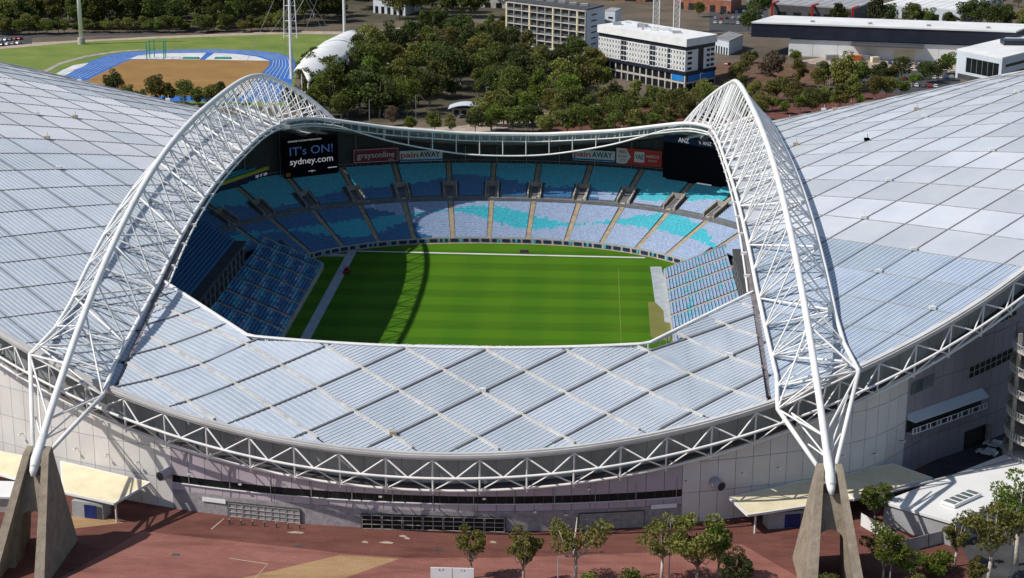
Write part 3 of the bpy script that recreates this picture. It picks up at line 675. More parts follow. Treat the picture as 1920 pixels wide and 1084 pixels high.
def fill(P, rng, dmin, dmax, ph_, col, rows, tunnels):
    """seats between evenly spaced stairs; rows = True makes each row of each block a piece"""
    ai = [AISLE*(k+ph_) for k in range(-14, 15)]; ai = [a for a in ai if P.sc[0]+3 < a < P.sc[-1]-3]; secs = {}
    for i in rng: secs.setdefault(sum((P.sc[i]+P.sc[i+1])/2 > a for a in ai), []).append(i)
    for idx in secs.values():
        for tier in (0, 1):
            blk = MB()
            for d in dd[:-1]:
                if (d > DMID) != bool(tier) or DMID-.9 < d < DMID+.9 or d > dmax: continue
                rowb = MB()
                for i in idx:
                    s = (P.sc[i]+P.sc[i+1])/2; da = min(abs(s-a) for a in ai)
                    if d < dmin(i) or da < .8 or (tunnels and VOM[0] < d < VOM[1] and da < 2.3): continue
                    seat_run(rowb if rows else blk, P, i, d, tz(d), col(s, d))
                if rowb.V:
                    for i in idx:                       # pale step edge in front of the row
                        if min(abs((P.sc[i]+P.sc[i+1])/2-a) for a in ai) > .8: rowb.poly([P.at(i, d-.06, tz(d)+.03), P.at(i+1, d-.06, tz(d)+.03), P.at(i+1, d+.12, tz(d)+.03), P.at(i, d+.12, tz(d)+.03)], 3)
                    rowb.put('seat_row', SEAT, bo)
            if blk.V: blk.put('seat_block', SEAT, bo, kind='stuff')
    for a in ai:
        i = int(np.argmin(abs(P.sc-a)))
        stair(P, i, [d for d in dd if d < min(dmax, DMID+.6) and d >= dmin(i)]); 
        if dmax > DMID: stair(P, i, [d for d in dd if d > VOM[1]-.8 and d < dmax])
        if not tunnels: continue
        t, nd = Vector((P.tx[i], P.ty[i], 0)), Vector((P.nx[i], P.ny[i], 0)); v = MB(); z0, z1 = tz(VOM[0]), tz(VOM[1])
        W = lambda w, d, z: Vector((P.x[i], P.y[i], 0))+nd*d+t*w+Vector((0,0,z))
        for w0, w1 in ((-2.2,-1.75), (1.75,2.2)):
            v.hexa([W(w0,VOM[0],z0-.5), W(w1,VOM[0],z0-.5), W(w1,VOM[1],z0-.5), W(w0,VOM[1],z0-.5), W(w0,VOM[0],z0+1.1), W(w1,VOM[0],z0+1.1), W(w1,VOM[1],z1+1.1), W(w0,VOM[1],z1+1.1)], 0)
        for w0, w1 in ((-1.75,-1.0), (1.0,1.75)):
            v.hexa([W(w0,VOM[0]+.4,z0-.4), W(w1,VOM[0]+.4,z0-.4), W(w1,VOM[1]-1,z0-.4), W(w0,VOM[1]-1,z0-.4), W(w0,VOM[0]+.4,z0+.2), W(w1,VOM[0]+.4,z0+.2), W(w1,VOM[1]-1,z0+2.2), W(w0,VOM[1]-1,z0+2.2)], 0)
        v.hexa([W(-1.0,VOM[0]+1.4,z0-.3), W(1.0,VOM[0]+1.4,z0-.3), W(1.0,VOM[1]-.6,z0-.3), W(-1.0,VOM[1]-.6,z0-.3), W(-1.0,VOM[0]+1.4,z0+.15), W(1.0,VOM[0]+1.4,z0+.15), W(1.0,VOM[1]-.6,z0+2.3), W(-1.0,VOM[1]-.6,z0+2.3)], 1)
        v.hexa([W(-2.2,VOM[1]-.5,z1-1), W(2.2,VOM[1]-.5,z1-1), W(2.2,VOM[1],z1-1), W(-2.2,VOM[1],z1-1), W(-2.2,VOM[1]-.5,z1+1.15), W(2.2,VOM[1]-.5,z1+1.15), W(2.2,VOM[1],z1+1.15), W(-2.2,VOM[1],z1+1.15)], 0)
        for w in (-2.0, 2.0): v.bar(W(w,VOM[0],z0+1.5), W(w,VOM[1],z1+1.6), .07, .07, 2)
        v.put('tunnel_mouth', ['concrete', 'black', 'white_steel'], bo)
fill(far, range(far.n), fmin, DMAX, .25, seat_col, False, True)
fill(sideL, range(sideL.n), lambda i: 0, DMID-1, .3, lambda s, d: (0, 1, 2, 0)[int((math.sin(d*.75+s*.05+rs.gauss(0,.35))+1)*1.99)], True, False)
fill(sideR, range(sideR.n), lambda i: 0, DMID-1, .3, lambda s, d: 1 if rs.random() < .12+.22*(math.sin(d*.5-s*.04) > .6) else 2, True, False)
b = MB(); zc = tz(DMID-.5)+.1                            # rail along the cross walk
for i in range(far.n):
    b.bar(far.at(i, DMID+.45, zc+1.0), far.at(i+1, DMID+.45, zc+1.0), .09); b.bar(far.at(i, DMID+.45, zc+.35), far.at(i+1, DMID+.45, zc+.35), .05, .5)
    if i % 2 == 0: b.bar(far.at(i, DMID+.45, zc), far.at(i, DMID+.45, zc+1.0), .07)
b.put('cross_walk_rail', 'concrete_pale', bo)
b = MB(); up = Vector((0,0,1.75))                        # wall and boards round the pitch
for P in (far, sideL, sideR):
    for i in range(P.n):
        if P is far and P.y[i] < 56: continue
        q = [P.at(i,-.15,0), P.at(i+1,-.15,0), P.at(i+1,.1,0), P.at(i,.1,0)]; b.hexa(q+[v+up for v in q], 0)
        if i % 4 and P is far: q = [P.at(i,-.32,.35), P.at(i+1,-.32,.35), P.at(i+1,-.2,.35), P.at(i,-.2,.35)]; b.hexa(q+[v+Vector((0,0,1.0)) for v in q], 2 if i % 7 == 0 else 1)
for s in (-1, 1):                                       # closing walls at the ends of the side blocks and of the far curve
    b.prism([(s*49.6,47.05,0), (s*67,47.05,0), (s*67,47.05,tz(17)+.9), (s*49.6,47.05,1.9)], (0,.25,0), 0)
    i = int(np.argmin(abs(far.y-55.5)+(0 if s > 0 else 1)*(far.x > 0)*500+(0 if s < 0 else 1)*(far.x < 0)*500)); b.prism([far.at(i,0,0), far.at(i,7.5,0), far.at(i,7.5,tz(7.5)+.8), far.at(i,0,2.0)], (0,-.25,0), 0)
b.put('perimeter_wall', ['concrete_pale', 'sign_navy', 'seat_teal'], stadium)
b = MB()
for i in range(far.n):
    if far.y[i] > 56: b.poly([far.at(i, -1.1, .12), far.at(i+1, -1.1, .12), far.at(i+1, -.2, .12), far.at(i, -.2, .12)])
b.put('pitch_edge_path', 'paving_beige', kind='structure')
# dark back wall of the far end, with columns
BACK = [far.at(i, DMAX+.6, 0) for i in range(far.n+1)]; b = MB(); zb0 = tz(DMAX)-1
def under(p):
    x, y = p.x, p.y
    return max(zb0+4, (end_z(x, y) if abs(x) < XB else side_z(x, y))-.6)
for a, c_ in zip(BACK[:-1], BACK[1:]): b.poly([(a.x,a.y,zb0), (c_.x,c_.y,zb0), (c_.x,c_.y,under(c_)), (a.x,a.y,under(a))])
bw = b.put('back_wall', 'charcoal', stadium, label='dark wall behind the top row of the far end stand')
for k in range(6, len(BACK)-6, 10):
    p = BACK[k]; nd = Vector((far.nx[k], far.ny[k], 0)); strut('column', p-nd*.5+Vector((0,0,zb0)), p-nd*.5+Vector((0,0,under(p))), .14, 'metal_grey', bw, 6)
b = MB()
for k in range(4, len(BACK)-5):
    nd = Vector((far.nx[k], far.ny[k], 0)); a, c_ = BACK[k]-nd*.9, BACK[k+1]-nd*.9; b.bar((a.x,a.y,zb0+2.0), (c_.x,c_.y,zb0+2.0), .1, .12)
    if k % 2: b.bar((a.x,a.y,zb0+1), (a.x,a.y,zb0+2.0), .07)
b.put('top_rail', 'metal_grey', bw)
# suites and upper deck along the sides
for s, lab in ((1, 'right'), (-1, 'left')):
    b = MB(); z0 = tz(DMID-1)
    for zz, h, dp, k in ((z0-.5, 1.3, 0, 1), (z0+.9, 2.0, .9, 0), (z0+2.9, .5, 0, 1), (z0+3.4, 1.8, .9, 0), (z0+5.2, .9, 0, 1)):
        xa, xb_ = s*(49.6+DMID-.6+dp), s*71; b.box(min(xa,xb_), max(xa,xb_), -75, 22, zz, zz+h, k)
    su = b.put('suite_level', ['black', 'charcoal'], stadium, label='dark glazed suites behind the seats on the '+lab)
    for y in np.arange(-70, 20, 5.2): b = MB(); xa = s*(49.6+DMID-.5); b.box(xa-.12, xa+.12, y-.12, y+.12, z0+.8, z0+5.2); b.put('mullion', 'metal_grey', su)
    b = MB()
    for r in range(16): xa = s*(70+r*.85); b.box(min(xa,xa+s*.5), max(xa,xa+s*.5), -75, 22, z0+5.6+r*.5, z0+6.9+r*.5)
    b.put('upper_deck', 'seat_blue', stadium, label='upper deck seats in the shade on the '+lab)
# upper deck corner on the left with its yellow and navy fascia
b = MB(); Q = [AY(400,352,70), AY(522,300,96), AY(505,262,104), AY(440,262,84)]
p0, p1 = AY(405,352,72), AY(521,312,96); up = Vector((0,0,1.1))
nfd = Vector((-(p1-p0).y, (p1-p0).x, 0)).normalized()
b.hexa([p0, p1, p1+nfd*.5, p0+nfd*.5, p0+up, p1+up, p1+nfd*.5+up, p0+nfd*.5+up], 0)
lo_ = Vector((0,0,-3.4)); b.hexa([p0+lo_, p1+lo_, p1+nfd*.5+lo_, p0+nfd*.5+lo_, p0, p1, p1+nfd*.5, p0+nfd*.5], 1)
for k in range(11): 
    a, c_ = p0+nfd*(.5+k*.85)+Vector((0,0,1.1+k*.5)), p1+nfd*(.5+k*.85)+Vector((0,0,1.1+k*.5)); b.hexa([a-Vector((0,0,1.4)), c_-Vector((0,0,1.4)), c_+nfd*.5-Vector((0,0,1.4)), a+nfd*.5-Vector((0,0,1.4)), a, c_, c_+nfd*.5, a+nfd*.5], 2)
ud = b.put('upper_deck', ['sign_yellow', 'sign_navy', 'seat_teal'], stadium, label='corner of the upper deck with a yellow fascia strip at the left')
dr = (p1-p0).normalized(); rot = Matrix((dr, Vector((0,0,1)), -nfd)).transposed()
text('201 17  200', 1.1, 'screen_white', ud, p0.lerp(p1, .72)-nfd*.08+Vector((0,0,-1.0)), rot); text('2181  EW', 1.1, 'screen_white', ud, p0.lerp(p1, .72)-nfd*.08+Vector((0,0,-2.4)), rot)

# ------------------------------------------------------------------ screens and advertising boards at the far end
def board(name, x0, x1, y0, y1, mt, label, cat, off=1.0, frame=None):
    """flat board hung in front of the far back wall; corners read from the photograph"""
    pts = [(p.x, p.y) for p in BACK]
    a, sa = curtain(x0, y1, pts); c_, sc = curtain(x1, y1, pts); t_, _ = curtain(x0, y0, pts); mid = (a+c_)/2
    d = (c_-a); d.z = 0; w = d.length; d.normalize(); n = Vector((d.y, -d.x, 0))
    if n.y > 0: n = -n
    a = a+n*off; c_ = c_+n*off; zl = (a.z+c_.z)/2; h = t_.z-a.z
    o = empty(name, (a+c_)/2*1.0, label, cat); o.location.z = zl; rot = Matrix((d, Vector((0,0,1)), n)).transposed()
    b = MB(); b.hexa([Vector((0,0,0))-d*w/2-n*.25, d*w/2-n*.25, d*w/2, -d*w/2, -d*w/2-n*.25+Vector((0,0,h)), d*w/2-n*.25+Vector((0,0,h)), d*w/2+Vector((0,0,h)), -d*w/2+Vector((0,0,h))]); b.put('panel', mt, o)
    if frame:
        f = MB(); t = min(.35, h*.06)
        for u0, v0, u1, v1 in ((-.97,.08,.97,.08), (-.97,.92,.97,.92), (-.97,.08,-.97,.92), (.97,.08,.97,.92)): f.bar(d*w/2*u0+Vector((0,0,h*v0))+n*.06, d*w/2*u1+Vector((0,0,h*v1))+n*.06, .12, .12)
        f.put('border', frame, o)
    def tx_(s, u, v, size, m_, width=None, bold=0): return text(s, h*size, m_, o, d*(w*u)+Vector((0,0,h*v))+n*.05, rot, width=None if width is None else w*width, bold=bold)
    def rect(u0, u1, v0, v1, m_, nm='patch', dp=.03):
        b = MB(); b.prism([d*(w*u)+Vector((0,0,h*v))+n*dp for u, v in ((u0,v0),(u1,v0),(u1,v1),(u0,v1))], -n*.02); return b.put(nm, m_, o)
    return o, d, n, w, h, tx_, rect
o, d, n, w, h, tx_, rect = board('video_screen', 525, 625, 252, 325, 'screen_black', 'dark video screen reading "IT\'s ON! sydney.com" under the far left corner of the roof', 'screen', 4.0)
tx_("IT's ON!", 0, .66, .30, 'screen_blue', .80); tx_('sydney.com', 0, .40, .23, 'screen_white', .80)
tx_('CHANGE CUSTOM FORMATION', -.12, .93, .055, 'screen_white', .62); tx_('~v~', .0, .13, .13, 'screen_white'); rect(-.48,-.40,.04,.14,'orange'); rect(.30,.47,.15,.17,'screen_white')
o, d, n, w, h, tx_, rect = board('video_screen', 1254, 1372, 270, 347, 'screen_black', 'blank black video screen under the far right corner of the roof', 'screen', 4.0)
rect(-.5, .5, 1.0, 1.16, 'sign_navy', 'header', .02); tx_('ANZ', -.18, 1.08, .15, 'screen_white', .17, .03); tx_('V ANZ', .16, 1.08, .12, 'screen_white', .2); rect(.05,.28,.10,.125,'screen_white','light_bar')
o, d, n, w, h, tx_, rect = board('advertising_board', 661, 746, 276, 304, 'maroon', 'maroon advertising board reading graysonline on the far back wall', 'sign', 1.2, 'sign_white')
tx_('graysonline', 0, .52, .56, 'sign_white', .82, .01); tx_('.com', .33, .2, .2, 'sign_white')
for x0, x1, side in ((749, 829, 'left'), (1075, 1154, 'right')):
    o, d, n, w, h, tx_, rect = board('advertising_board', x0, x1, 281, 301, 'sign_white', 'white advertising board reading painAWAY beside the '+('maroon board' if side == 'left' else 'red board'), 'sign', 1.2)
    tx_('pain', -.27, .60, .72, 'sign_red', .40, .04); tx_('AWAY', .20, .60, .72, 'sign_navy', .48, .05); rect(-.5, .5, .04, .2, 'sign_blue')
o, d, n, w, h, tx_, rect = board('advertising_board', 1157, 1243, 279, 309, 'sign_red', 'red advertising board with a white arrow tag and white logo square at the far right', 'sign', 1.2)
b = MB(); b.prism([d*(w*u)+Vector((0,0,h*v))+n*.03 for u, v in ((-.49,.03),(-.28,.03),(-.17,.5),(-.28,.97),(-.49,.97))], -n*.02); b.put('arrow_tag', 'sign_white', o)
tx_('RED', -.35, .76, .26, 'sign_red', .15, .02); tx_('Rooster', -.35, .5, .22, 'sign_red', .2); tx_('CITY', -.36, .24, .22, 'sign_red', .14)
rect(-.1, .12, .2, .84, 'sign_white'); tx_('VAE', .01, .52, .42, 'charcoal', .17, .03); tx_('BANKERS LTD', .30, .60, .24, 'sign_white', .28, .01); tx_('SYDNEY', .30, .34, .16, 'sign_white', .2)

# ------------------------------------------------------------------ wall details
WALLP = [rim_pt(t, wo(t)) for t in np.linspace(tL, tR, 600)]; WPL = [(p.x, p.y) for p in WALLP]
def wl(x, y, off=0):
    p, s = curtain(x, y, WPL); i = int(s); t = (Vector((*WPL[min(i+1,598)],0))-Vector((*WPL[i],0))).normalized(); n = Vector((t.y, -t.x, 0)); 
    return p+n*off, t, n
def gate(x0, x1, ytop, leaves, label, mt_fill, rows):
    a, _, _ = wl(x0, 985); c_, _, _ = wl(x1, 985); mid, t, n = wl((x0+x1)/2, 985); p_, _, _ = wl((x0+x1)/2, ytop); h = p_.z
    d = (c_-a); d.z = 0; w = d.length; d.normalize(); n = Vector((d.y, -d.x, 0))
    base = (a+c_)/2; base.z = .04; sag = (Vector((mid.x,mid.y,0))-Vector((base.x,base.y,0))).dot(n)
    base += n*(sag+.2)
    f = MB()
    for u in (-1, 1): f.bar(base+d*(w/2*u), base+d*(w/2*u)+Vector((0,0,h)), .22)
    f.bar(base-d*w/2+Vector((0,0,h)), base+d*w/2+Vector((0,0,h)), .22)
    f.hexa([base-d*w/2-n*.6, base+d*w/2-n*.6, base+d*w/2+n*-.05, base-d*w/2+n*-.05]+[q+Vector((0,0,h-.05)) for q in (base-d*w/2-n*.6, base+d*w/2-n*.6, base+d*w/2+n*-.05, base-d*w/2+n*-.05)], 1)
    g = f.put('gate', ['charcoal', mt_fill], outer, label=label)
    lw = w/leaves
    for k in range(leaves):
        u0 = -w/2+lw*k+.12; u1 = u0+lw-.24; q = MB()
        for v in np.linspace(.08, h-.18, rows+1): q.bar(base+d*u0+Vector((0,0,v))+n*.06, base+d*u1+Vector((0,0,v))+n*.06, .09)
        for u in np.linspace(u0, u1, 3): q.bar(base+d*u+Vector((0,0,.05))+n*.07, base+d*u+Vector((0,0,h-.15))+n*.07, .09)
        q.put('leaf_frame', 'concrete_pale', g)
gate(431, 565, 948, 5, 'row of five pale gridded gates at the left of the near wall', 'brick_grey', 3)
gate(679, 947, 967, 7, 'long dark glazed entrance in the middle of the near wall', 'dark_glass', 3)
gate(1085, 1206, 960, 4, 'row of gridded gates at the right of the near wall', 'brick_grey', 3)
for x, y, lab in ((318, 884, 'left'), (1338, 902, 'right')):
    p, t, n = wl(x, y); dr = (n*.8+Vector((-.25 if x < 900 else .25, 0, -.08))).normalized(); b = MB()
    b.tube([p-n*.4, p+dr*2.6], 1.0, 20, 0, False); b.tube([p+dr*2.6, p+dr*2.55], [1.0, .86], 20, 0, False); b.tube([p+dr*2.5, p+dr*.2], [.86, .86], 20, 1, True)
    b.put('exhaust_duct', ['metal_lilac', 'black'], outer, smooth=False, label=lab+' round exhaust duct sticking out of the near wall')
FL = [(43,813),(145,840),(203,852),(260,866),(359,886),(454,905),(533,907),(715,928),(908,932),(1103,914),(1285,901),(1390,886),(1457,876),(1636,850),(1577,853),(1687,826),(1002,957),(1060,962)]
for x, y in FL:
    p, t, n = wl(x, y); b = MB(); b.bar(p, p+n*.8+Vector((0,0,.15)), .1, .1, 0); q = p+n*.8+Vector((0,0,.1))
    b.hexa([q-t*.28+Vector((0,0,-.3)), q+t*.28+Vector((0,0,-.3)), q+t*.28+n*.35+Vector((0,0,-.2)), q-t*.28+n*.35+Vector((0,0,-.2)), q-t*.3, q+t*.3, q+t*.3+n*.4+Vector((0,0,.12)), q-t*.3+n*.4+Vector((0,0,.12))], 1); b.put('floodlight', ['charcoal', 'sign_white'], outer)
for k, x in enumerate(list(range(356, 1300, 38))):      # conduits running down the wall
    p, t, n = wl(x, 930, .06)
    if k % 2 == 0: b = MB(); b.bar((p.x,p.y,4.0), (p.x,p.y,9.4), .12); b.put('downpipe', 'metal_grey', outer)
# lettered nameplates either side of the gates
for x0, x1, y, lab in ((381, 424, 941, 'left'), (1220, 1268, 952, 'right')):
    p, t, n = wl((x0+x1)/2, y, .25); c_, _, _ = wl(x1, y); a, _, _ = wl(x0, y); w = (c_-a).length; b = MB()
    b.hexa([p-t*w/2, p+t*w/2, p+t*w/2+n*.1, p-t*w/2+n*.1]+[q+Vector((0,0,.85)) for q in (p-t*w/2, p+t*w/2, p+t*w/2+n*.1, p-t*w/2+n*.1)]); b.put('nameplate', 'sign_white', outer)
# dark shadowed wall of the right wing: grid windows, awning balcony, dock
def grid_window(x0, y0, x1, y1, cols, rows, h):
    """strip window whose lower left and lower right corners sit at the given pixels of the wall"""
    a, t, n = wl(x0, y0, .05); c_, t2, n2 = wl(x1, y1, .05)
    g = MB(); pa = [a.lerp(c_, k/cols) for k in range(cols+1)]; pa = [Vector((*wl(x0+(x1-x0)*k/cols, y0+(y1-y0)*k/cols, .1)[0].xy, a.z+(c_.z-a.z)*k/cols)) for k in range(cols+1)]
    for k in range(cols):
        for r in range(rows): g.bar(pa[k]+Vector((0,0,h*r/rows)), pa[k+1]+Vector((0,0,h*r/rows)), .14)
        g.bar(pa[k]+Vector((0,0,h)), pa[k+1]+Vector((0,0,h)), .14)
    for p in pa: g.bar(p, p+Vector((0,0,h)), .16)
    fr = g.put('window', 'metal_grey', outer)
    for k in range(cols):
        for r in range(rows):
            q = MB(); z0, z1 = Vector((0,0,h*r/rows+.05)), Vector((0,0,h*(r+1)/rows-.05)); e = (pa[k+1]-pa[k]).normalized()*.06; nn = n*-.02
            q.poly([pa[k]+e+z0+nn, pa[k+1]-e+z0+nn, pa[k+1]-e+z1+nn, pa[k]+e+z1+nn]); q.put('pane', 'dark_glass', fr)
grid_window(1858, 613, 1905, 590, 6, 2, 2.4); grid_window(1815, 711, 1897, 672, 8, 2, 2.7)
aw = [wl(x, y) for x, y in zip(np.linspace(1698, 1838, 8), np.linspace(812, 762, 8))]
b = MB(); rl = MB()
for (p, t, n), (q, t2, n2) in zip(aw[:-1], aw[1:]):
    z = Vector((0,0,1)); b.hexa([p+n*.1+z*2.9, q+n2*.1+z*2.9, q+n2*2.0+z*2.6, p+n*2.0+z*2.6, p+n*.1+z*4.2, q+n2*.1+z*4.2, q+n2*2.0+z*2.75, p+n*2.0+z*2.75], 0)
    b.hexa([p+n*.1+z*-.1, q+n2*.1+z*-.1, q+n2*1.6+z*-.1, p+n*1.6+z*-.1, p+n*.1+z*.12, q+n2*.1+z*.12, q+n2*1.6+z*.12, p+n*1.6+z*.12], 2)
    b.poly([p+n*.16+z*.12, q+n2*.16+z*.12, q+n2*.16+z*2.9, p+n*.16+z*2.9], 1)
    rl.bar(p+n*1.6+z*1.25, q+n2*1.6+z*1.25, .14); rl.bar(p+n*1.6+z*.1, q+n2*1.6+z*.1, .18)
    for w_ in np.linspace(0, 1, 4): s_ = (p+n*1.6).lerp(q+n2*1.6, w_); rl.bar(s_+z*.1, s_+z*1.25, .22, .1)
bal = b.put('balcony', ['tin_cool', 'black', 'metal_grey'], outer, label='balcony with a sloping pale awning on the shaded right wall'); rl.put('railing', 'white_paint', bal)
pn = [wl(x, y, .04) for x, y in ((1706,742),(1752,722))]
for k in range(2):
    a = pn[0][0].lerp(pn[1][0], k*.5+.02); c_ = pn[0][0].lerp(pn[1][0], k*.5+.48); b = MB(); n = pn[0][2]; b.prism([a+n*.02, c_+n*.02, c_+Vector((0,0,2.6))+n*.02, a+Vector((0,0,2.6))+n*.02], -n*.1); b.put('window', 'band_glass', outer)
dk = [wl(x, y, .08) for x, y in ((1806, 846), (1846, 828))]
b = MB(); a, c_, n = dk[0][0], dk[1][0], dk[0][2]; a.z = c_.z = .05; b.prism([a, c_, c_+Vector((0,0,4.2)), a+Vector((0,0,4.2))], -n*.1); b.put('loading_dock', 'black', outer)
b = MB(); b.bar(c_+n*.8, c_+n*.8+Vector((0,0,4.2)), .9); b.put('dock_pier', 'concrete', outer)
# spiral ramp tower at the right edge
rc = Vector((124.8, -100, 0)); b = MB()
rm = empty('ramp_tower', rc, 'round concrete access ramp tower with stacked railed decks at the right edge', 'ramp tower')
b.tube([(0,0,0),(0,0,32)], 7.2, 24); b.put('core', 'charcoal', rm)
for k in range(6):
    z = 4.2+k*4.6; r_ = 11.5; q = MB(); ns = 40
    for j in range(ns):
        a0, a1 = 2*math.pi*j/ns, 2*math.pi*(j+1)/ns; P = lambda a, rr, zz: (rr*math.cos(a), rr*math.sin(a), zz+0*a)
        q.hexa([P(a0,7,z), P(a0,r_,z), P(a1,r_,z), P(a1,7,z), P(a0,7,z+.6), P(a0,r_,z+.6), P(a1,r_,z+.6), P(a1,7,z+.6)], 0)
    dk_ = q.put('deck', 'concrete_pale', rm); q = MB()
    for j in range(ns*2):
        a0, a1 = math.pi*j/ns, math.pi*(j+1)/ns; q.bar((r_*math.cos(a0), r_*math.sin(a0), z+.6), (r_*math.cos(a0), r_*math.sin(a0), z+1.7), .16)
        q.bar((r_*math.cos(a0), r_*math.sin(a0), z+1.7), (r_*math.cos(a1), r_*math.sin(a1), z+1.7), .14)
    q.put('railing', 'metal_grey', dk_)
for k in range(8):
    a = 2*math.pi*k/8+.2; b = MB(); b.bar((11*math.cos(a),11*math.sin(a),0), (11*math.cos(a),11*math.sin(a),31), .7); b.put('column', 'concrete', rm)

# ------------------------------------------------------------------ small things in and around the ground
def at_floor(x, y, z=0): return G(x, y, z)
p = G(650, 512, .12); mw_ = empty('ride_on_mower', p, 'small red ride-on mower parked on the grey touchline path', 'mower')
b = MB(); b.box(-.75,.75,-1.4,1.4,.35,.85); b.box(-.6,.6,.3,1.35,.85,1.35); b.put('body', 'red_paint', mw_)
b = MB(); b.box(-.45,.45,-.8,.0,.85,1.05); b.box(-.45,.45,-.9,-.75,1.0,1.6); b.put('seat', 'black', mw_)
b = MB()
for sx in (-.65,.65): b.bar((sx,-1.0,.8),(sx,-1.0,2.2),.1)
b.bar((-.65,-1.0,2.2),(.65,-1.0,2.2),.1); b.put('roll_bar', 'charcoal', mw_)
for sx in (-.8,.8):
    for sy in (-.9,.9): strut('wheel', (sx-.14,sy,.38), (sx+.14,sy,.38), .38, 'rubber', mw_, 12)
for px_, py_ in ((983, 474.5),):
    p = G(px_, py_, .12); b = MB(); b.box(-1.3,1.3,-.25,.25,0,.9); b.box(-1.35,1.35,-.32,.32,.9,1.0); b.put('equipment_box', 'charcoal', loc=p, label='small dark box standing on the white far line', cat='box')
ORDB = ['first','second','third','fourth','fifth','sixth','seventh','eighth']
def canopy(name, q, h0, h1, label, posts):
    """awning: q = four plan corners read from the photograph: front-left, front-right, back-right, back-left"""
    c_ = sum((Vector(v) for v in q), Vector())/4; c_.z = 0; o = empty(name, c_, label, 'canopy')
    P = [Vector((v[0], v[1], h)) - c_ for v, h in zip(q, (h0, h0, h1, h1))]; b = MB(); b.prism(P, (0,0,-.22), 0); b.put('roof_sheet', 'cream', o)
    b = MB()
    for k in range(4): b.bar(P[k]-Vector((0,0,.2)), P[(k+1)%4]-Vector((0,0,.2)), .3, .45)
    b.put('edge_beam', 'white_paint', o)
    for u in posts:
        a = P[0].lerp(P[1], u); a = a.lerp(P[3].lerp(P[2], u), .08); strut('post', (a.x, a.y, 0), (a.x, a.y, a.z-.2), .2, 'white_paint', o)
    return o, c_
def kiosk(p, w, d, h, ang, label):
    o = empty('ticket_kiosk', p, label, 'kiosk', rz=ang); b = MB(); b.box(-w/2, w/2, 0, d, 0, h); b.put('body', 'metal_grey', o)
    b = MB(); b.box(-w*.1, w*.3, -.06, 0, .1, h*.85); b.put('door', 'door_blue', o); b = MB(); b.box(w*.32, w*.47, -.06, 0, .1, h*.8); b.put('side_door', 'charcoal', o)
    return o
canopy('entrance_canopy', [G(118,922,4.3), G(214,943,4.3), G(281,913,5.0), G(114,868,5.6)], 4.3, 6.0, 'cream sloping canopy right beside the left concrete footing', (.97,))
kiosk(G(165,972), 6.5, 3.2, 3.3, -.2, 'grey kiosk with a blue door under the canopy by the left footing')
canopy('entrance_canopy', [G(-60,873,4.3), G(62,905,4.3), G(62,862,5.6), G(-60,838,5.6)], 4.3, 6.0, 'cream sloping canopy at the left edge of the picture', (.05,))
b = MB(); p = G(0, 930); 
wb_ = empty('service_shed', G(-10, 960), 'low white flat roofed shed at the left edge below the cream canopy', 'shed'); b.box(-9,4.2,0,7,0,3.0); b.put('wall', 'concrete_pale', wb_); b = MB(); b.box(-9.3,4.6,-.5,7.3,3.003,3.4); b.put('roof', 'tin_white', wb_)
canopy('entrance_canopy', [G(1402,965,4.3), G(1620,932,4.3), G(1560,893,5.6), G(1368,934,5.6)], 4.3, 5.8, 'cream canopy with cross shadows left of the right concrete footing', (.08,.5))
canopy('entrance_canopy', [G(1600,936,4.3), G(1748,897,4.3), G(1674,871,5.6), G(1560,893,5.6)], 4.4, 5.8, 'cream canopy between the right footing and the white shed', (.9,))
kiosk(G(1478,990), 8, 3.2, 3.3, .25, 'grey kiosk with a blue door under the canopy by the right footing')
# white flat-roofed building at the right with skylight, timber heap and fence
def quad_building(name, px, h, label, roof_m, wall_m, cat='building', zroof=.5):
    c_ = sum((G(x, y, h) for x, y in px), Vector())/len(px); c_.z = 0; o = empty(name, c_, label, cat)
    P = [G(x, y, h)-c_ for x, y in px]; P0 = [Vector((p.x*.985, p.y*.985, h-.01)) for p in P]
    b = MB(); b.prism(P0, (0,0,-h+.01)); b.put('wall', wall_m, o); b = MB(); b.prism([p+Vector((0,0,zroof)) for p in P], (0,0,-zroof)); r_ = b.put('roof', roof_m, o)
    return o, r_, c_, P
o, rf, c_, P = quad_building('service_building', [(1655,945),(1790,985),(1960,905),(1960,842),(1895,852)], 4.5, 'white flat roofed service building beside the right footing', 'tin_white', 'tin_grey')
q = [G(x, y, 5.15)-c_ for x, y in ((1764,944),(1790,953),(1840,930),(1815,922))]; b = MB(); b.prism([v+Vector((0,0,.6)) for v in q], (0,0,-.62)); sk = b.put('skylight', 'white_paint', rf)
for k in range(5):
    b = MB(); e0, e1 = q[0].lerp(q[3], k/5+.03), q[0].lerp(q[3], k/5+.17); f0, f1 = q[1].lerp(q[2], k/5+.03), q[1].lerp(q[2], k/5+.17); up = Vector((0,0,.64))
    b.prism([e0.lerp(f0,.1)+up, f0.lerp(e0,.1)+up, f1.lerp(e1,.1)+up, e1.lerp(f1,.1)+up], (0,0,-.02)); b.put('pane', 'band_glass', rf)
b = MB(); a0, a1 = G(1660,925,5.2)-c_, G(1900,862,5.2)-c_; b.bar(a0, a1, .5, .3); b.put('gutter', 'tin_grey', rf)
rnd = random.Random(3)
th = empty('timber_heap', G(1722, 990), 'heap of loose timber offcuts behind the grey board fence', 'timber')
for k in range(38):
    a = Vector((rnd.uniform(-4.5,3.5), rnd.uniform(-2,3), rnd.uniform(.3,1.7))); an = rnd.uniform(0, 3.1); l = rnd.uniform(1,3); b = MB(); b.bar(a, a+Vector((math.cos(an)*l, math.sin(an)*l, rnd.uniform(-.5,.6))), .3, .12); b.put('offcut', 'timber' if k % 3 else 'paving_beige', th)
fa, fb, fc = G(1700,1036), G(1778,1016), G(1612,985)
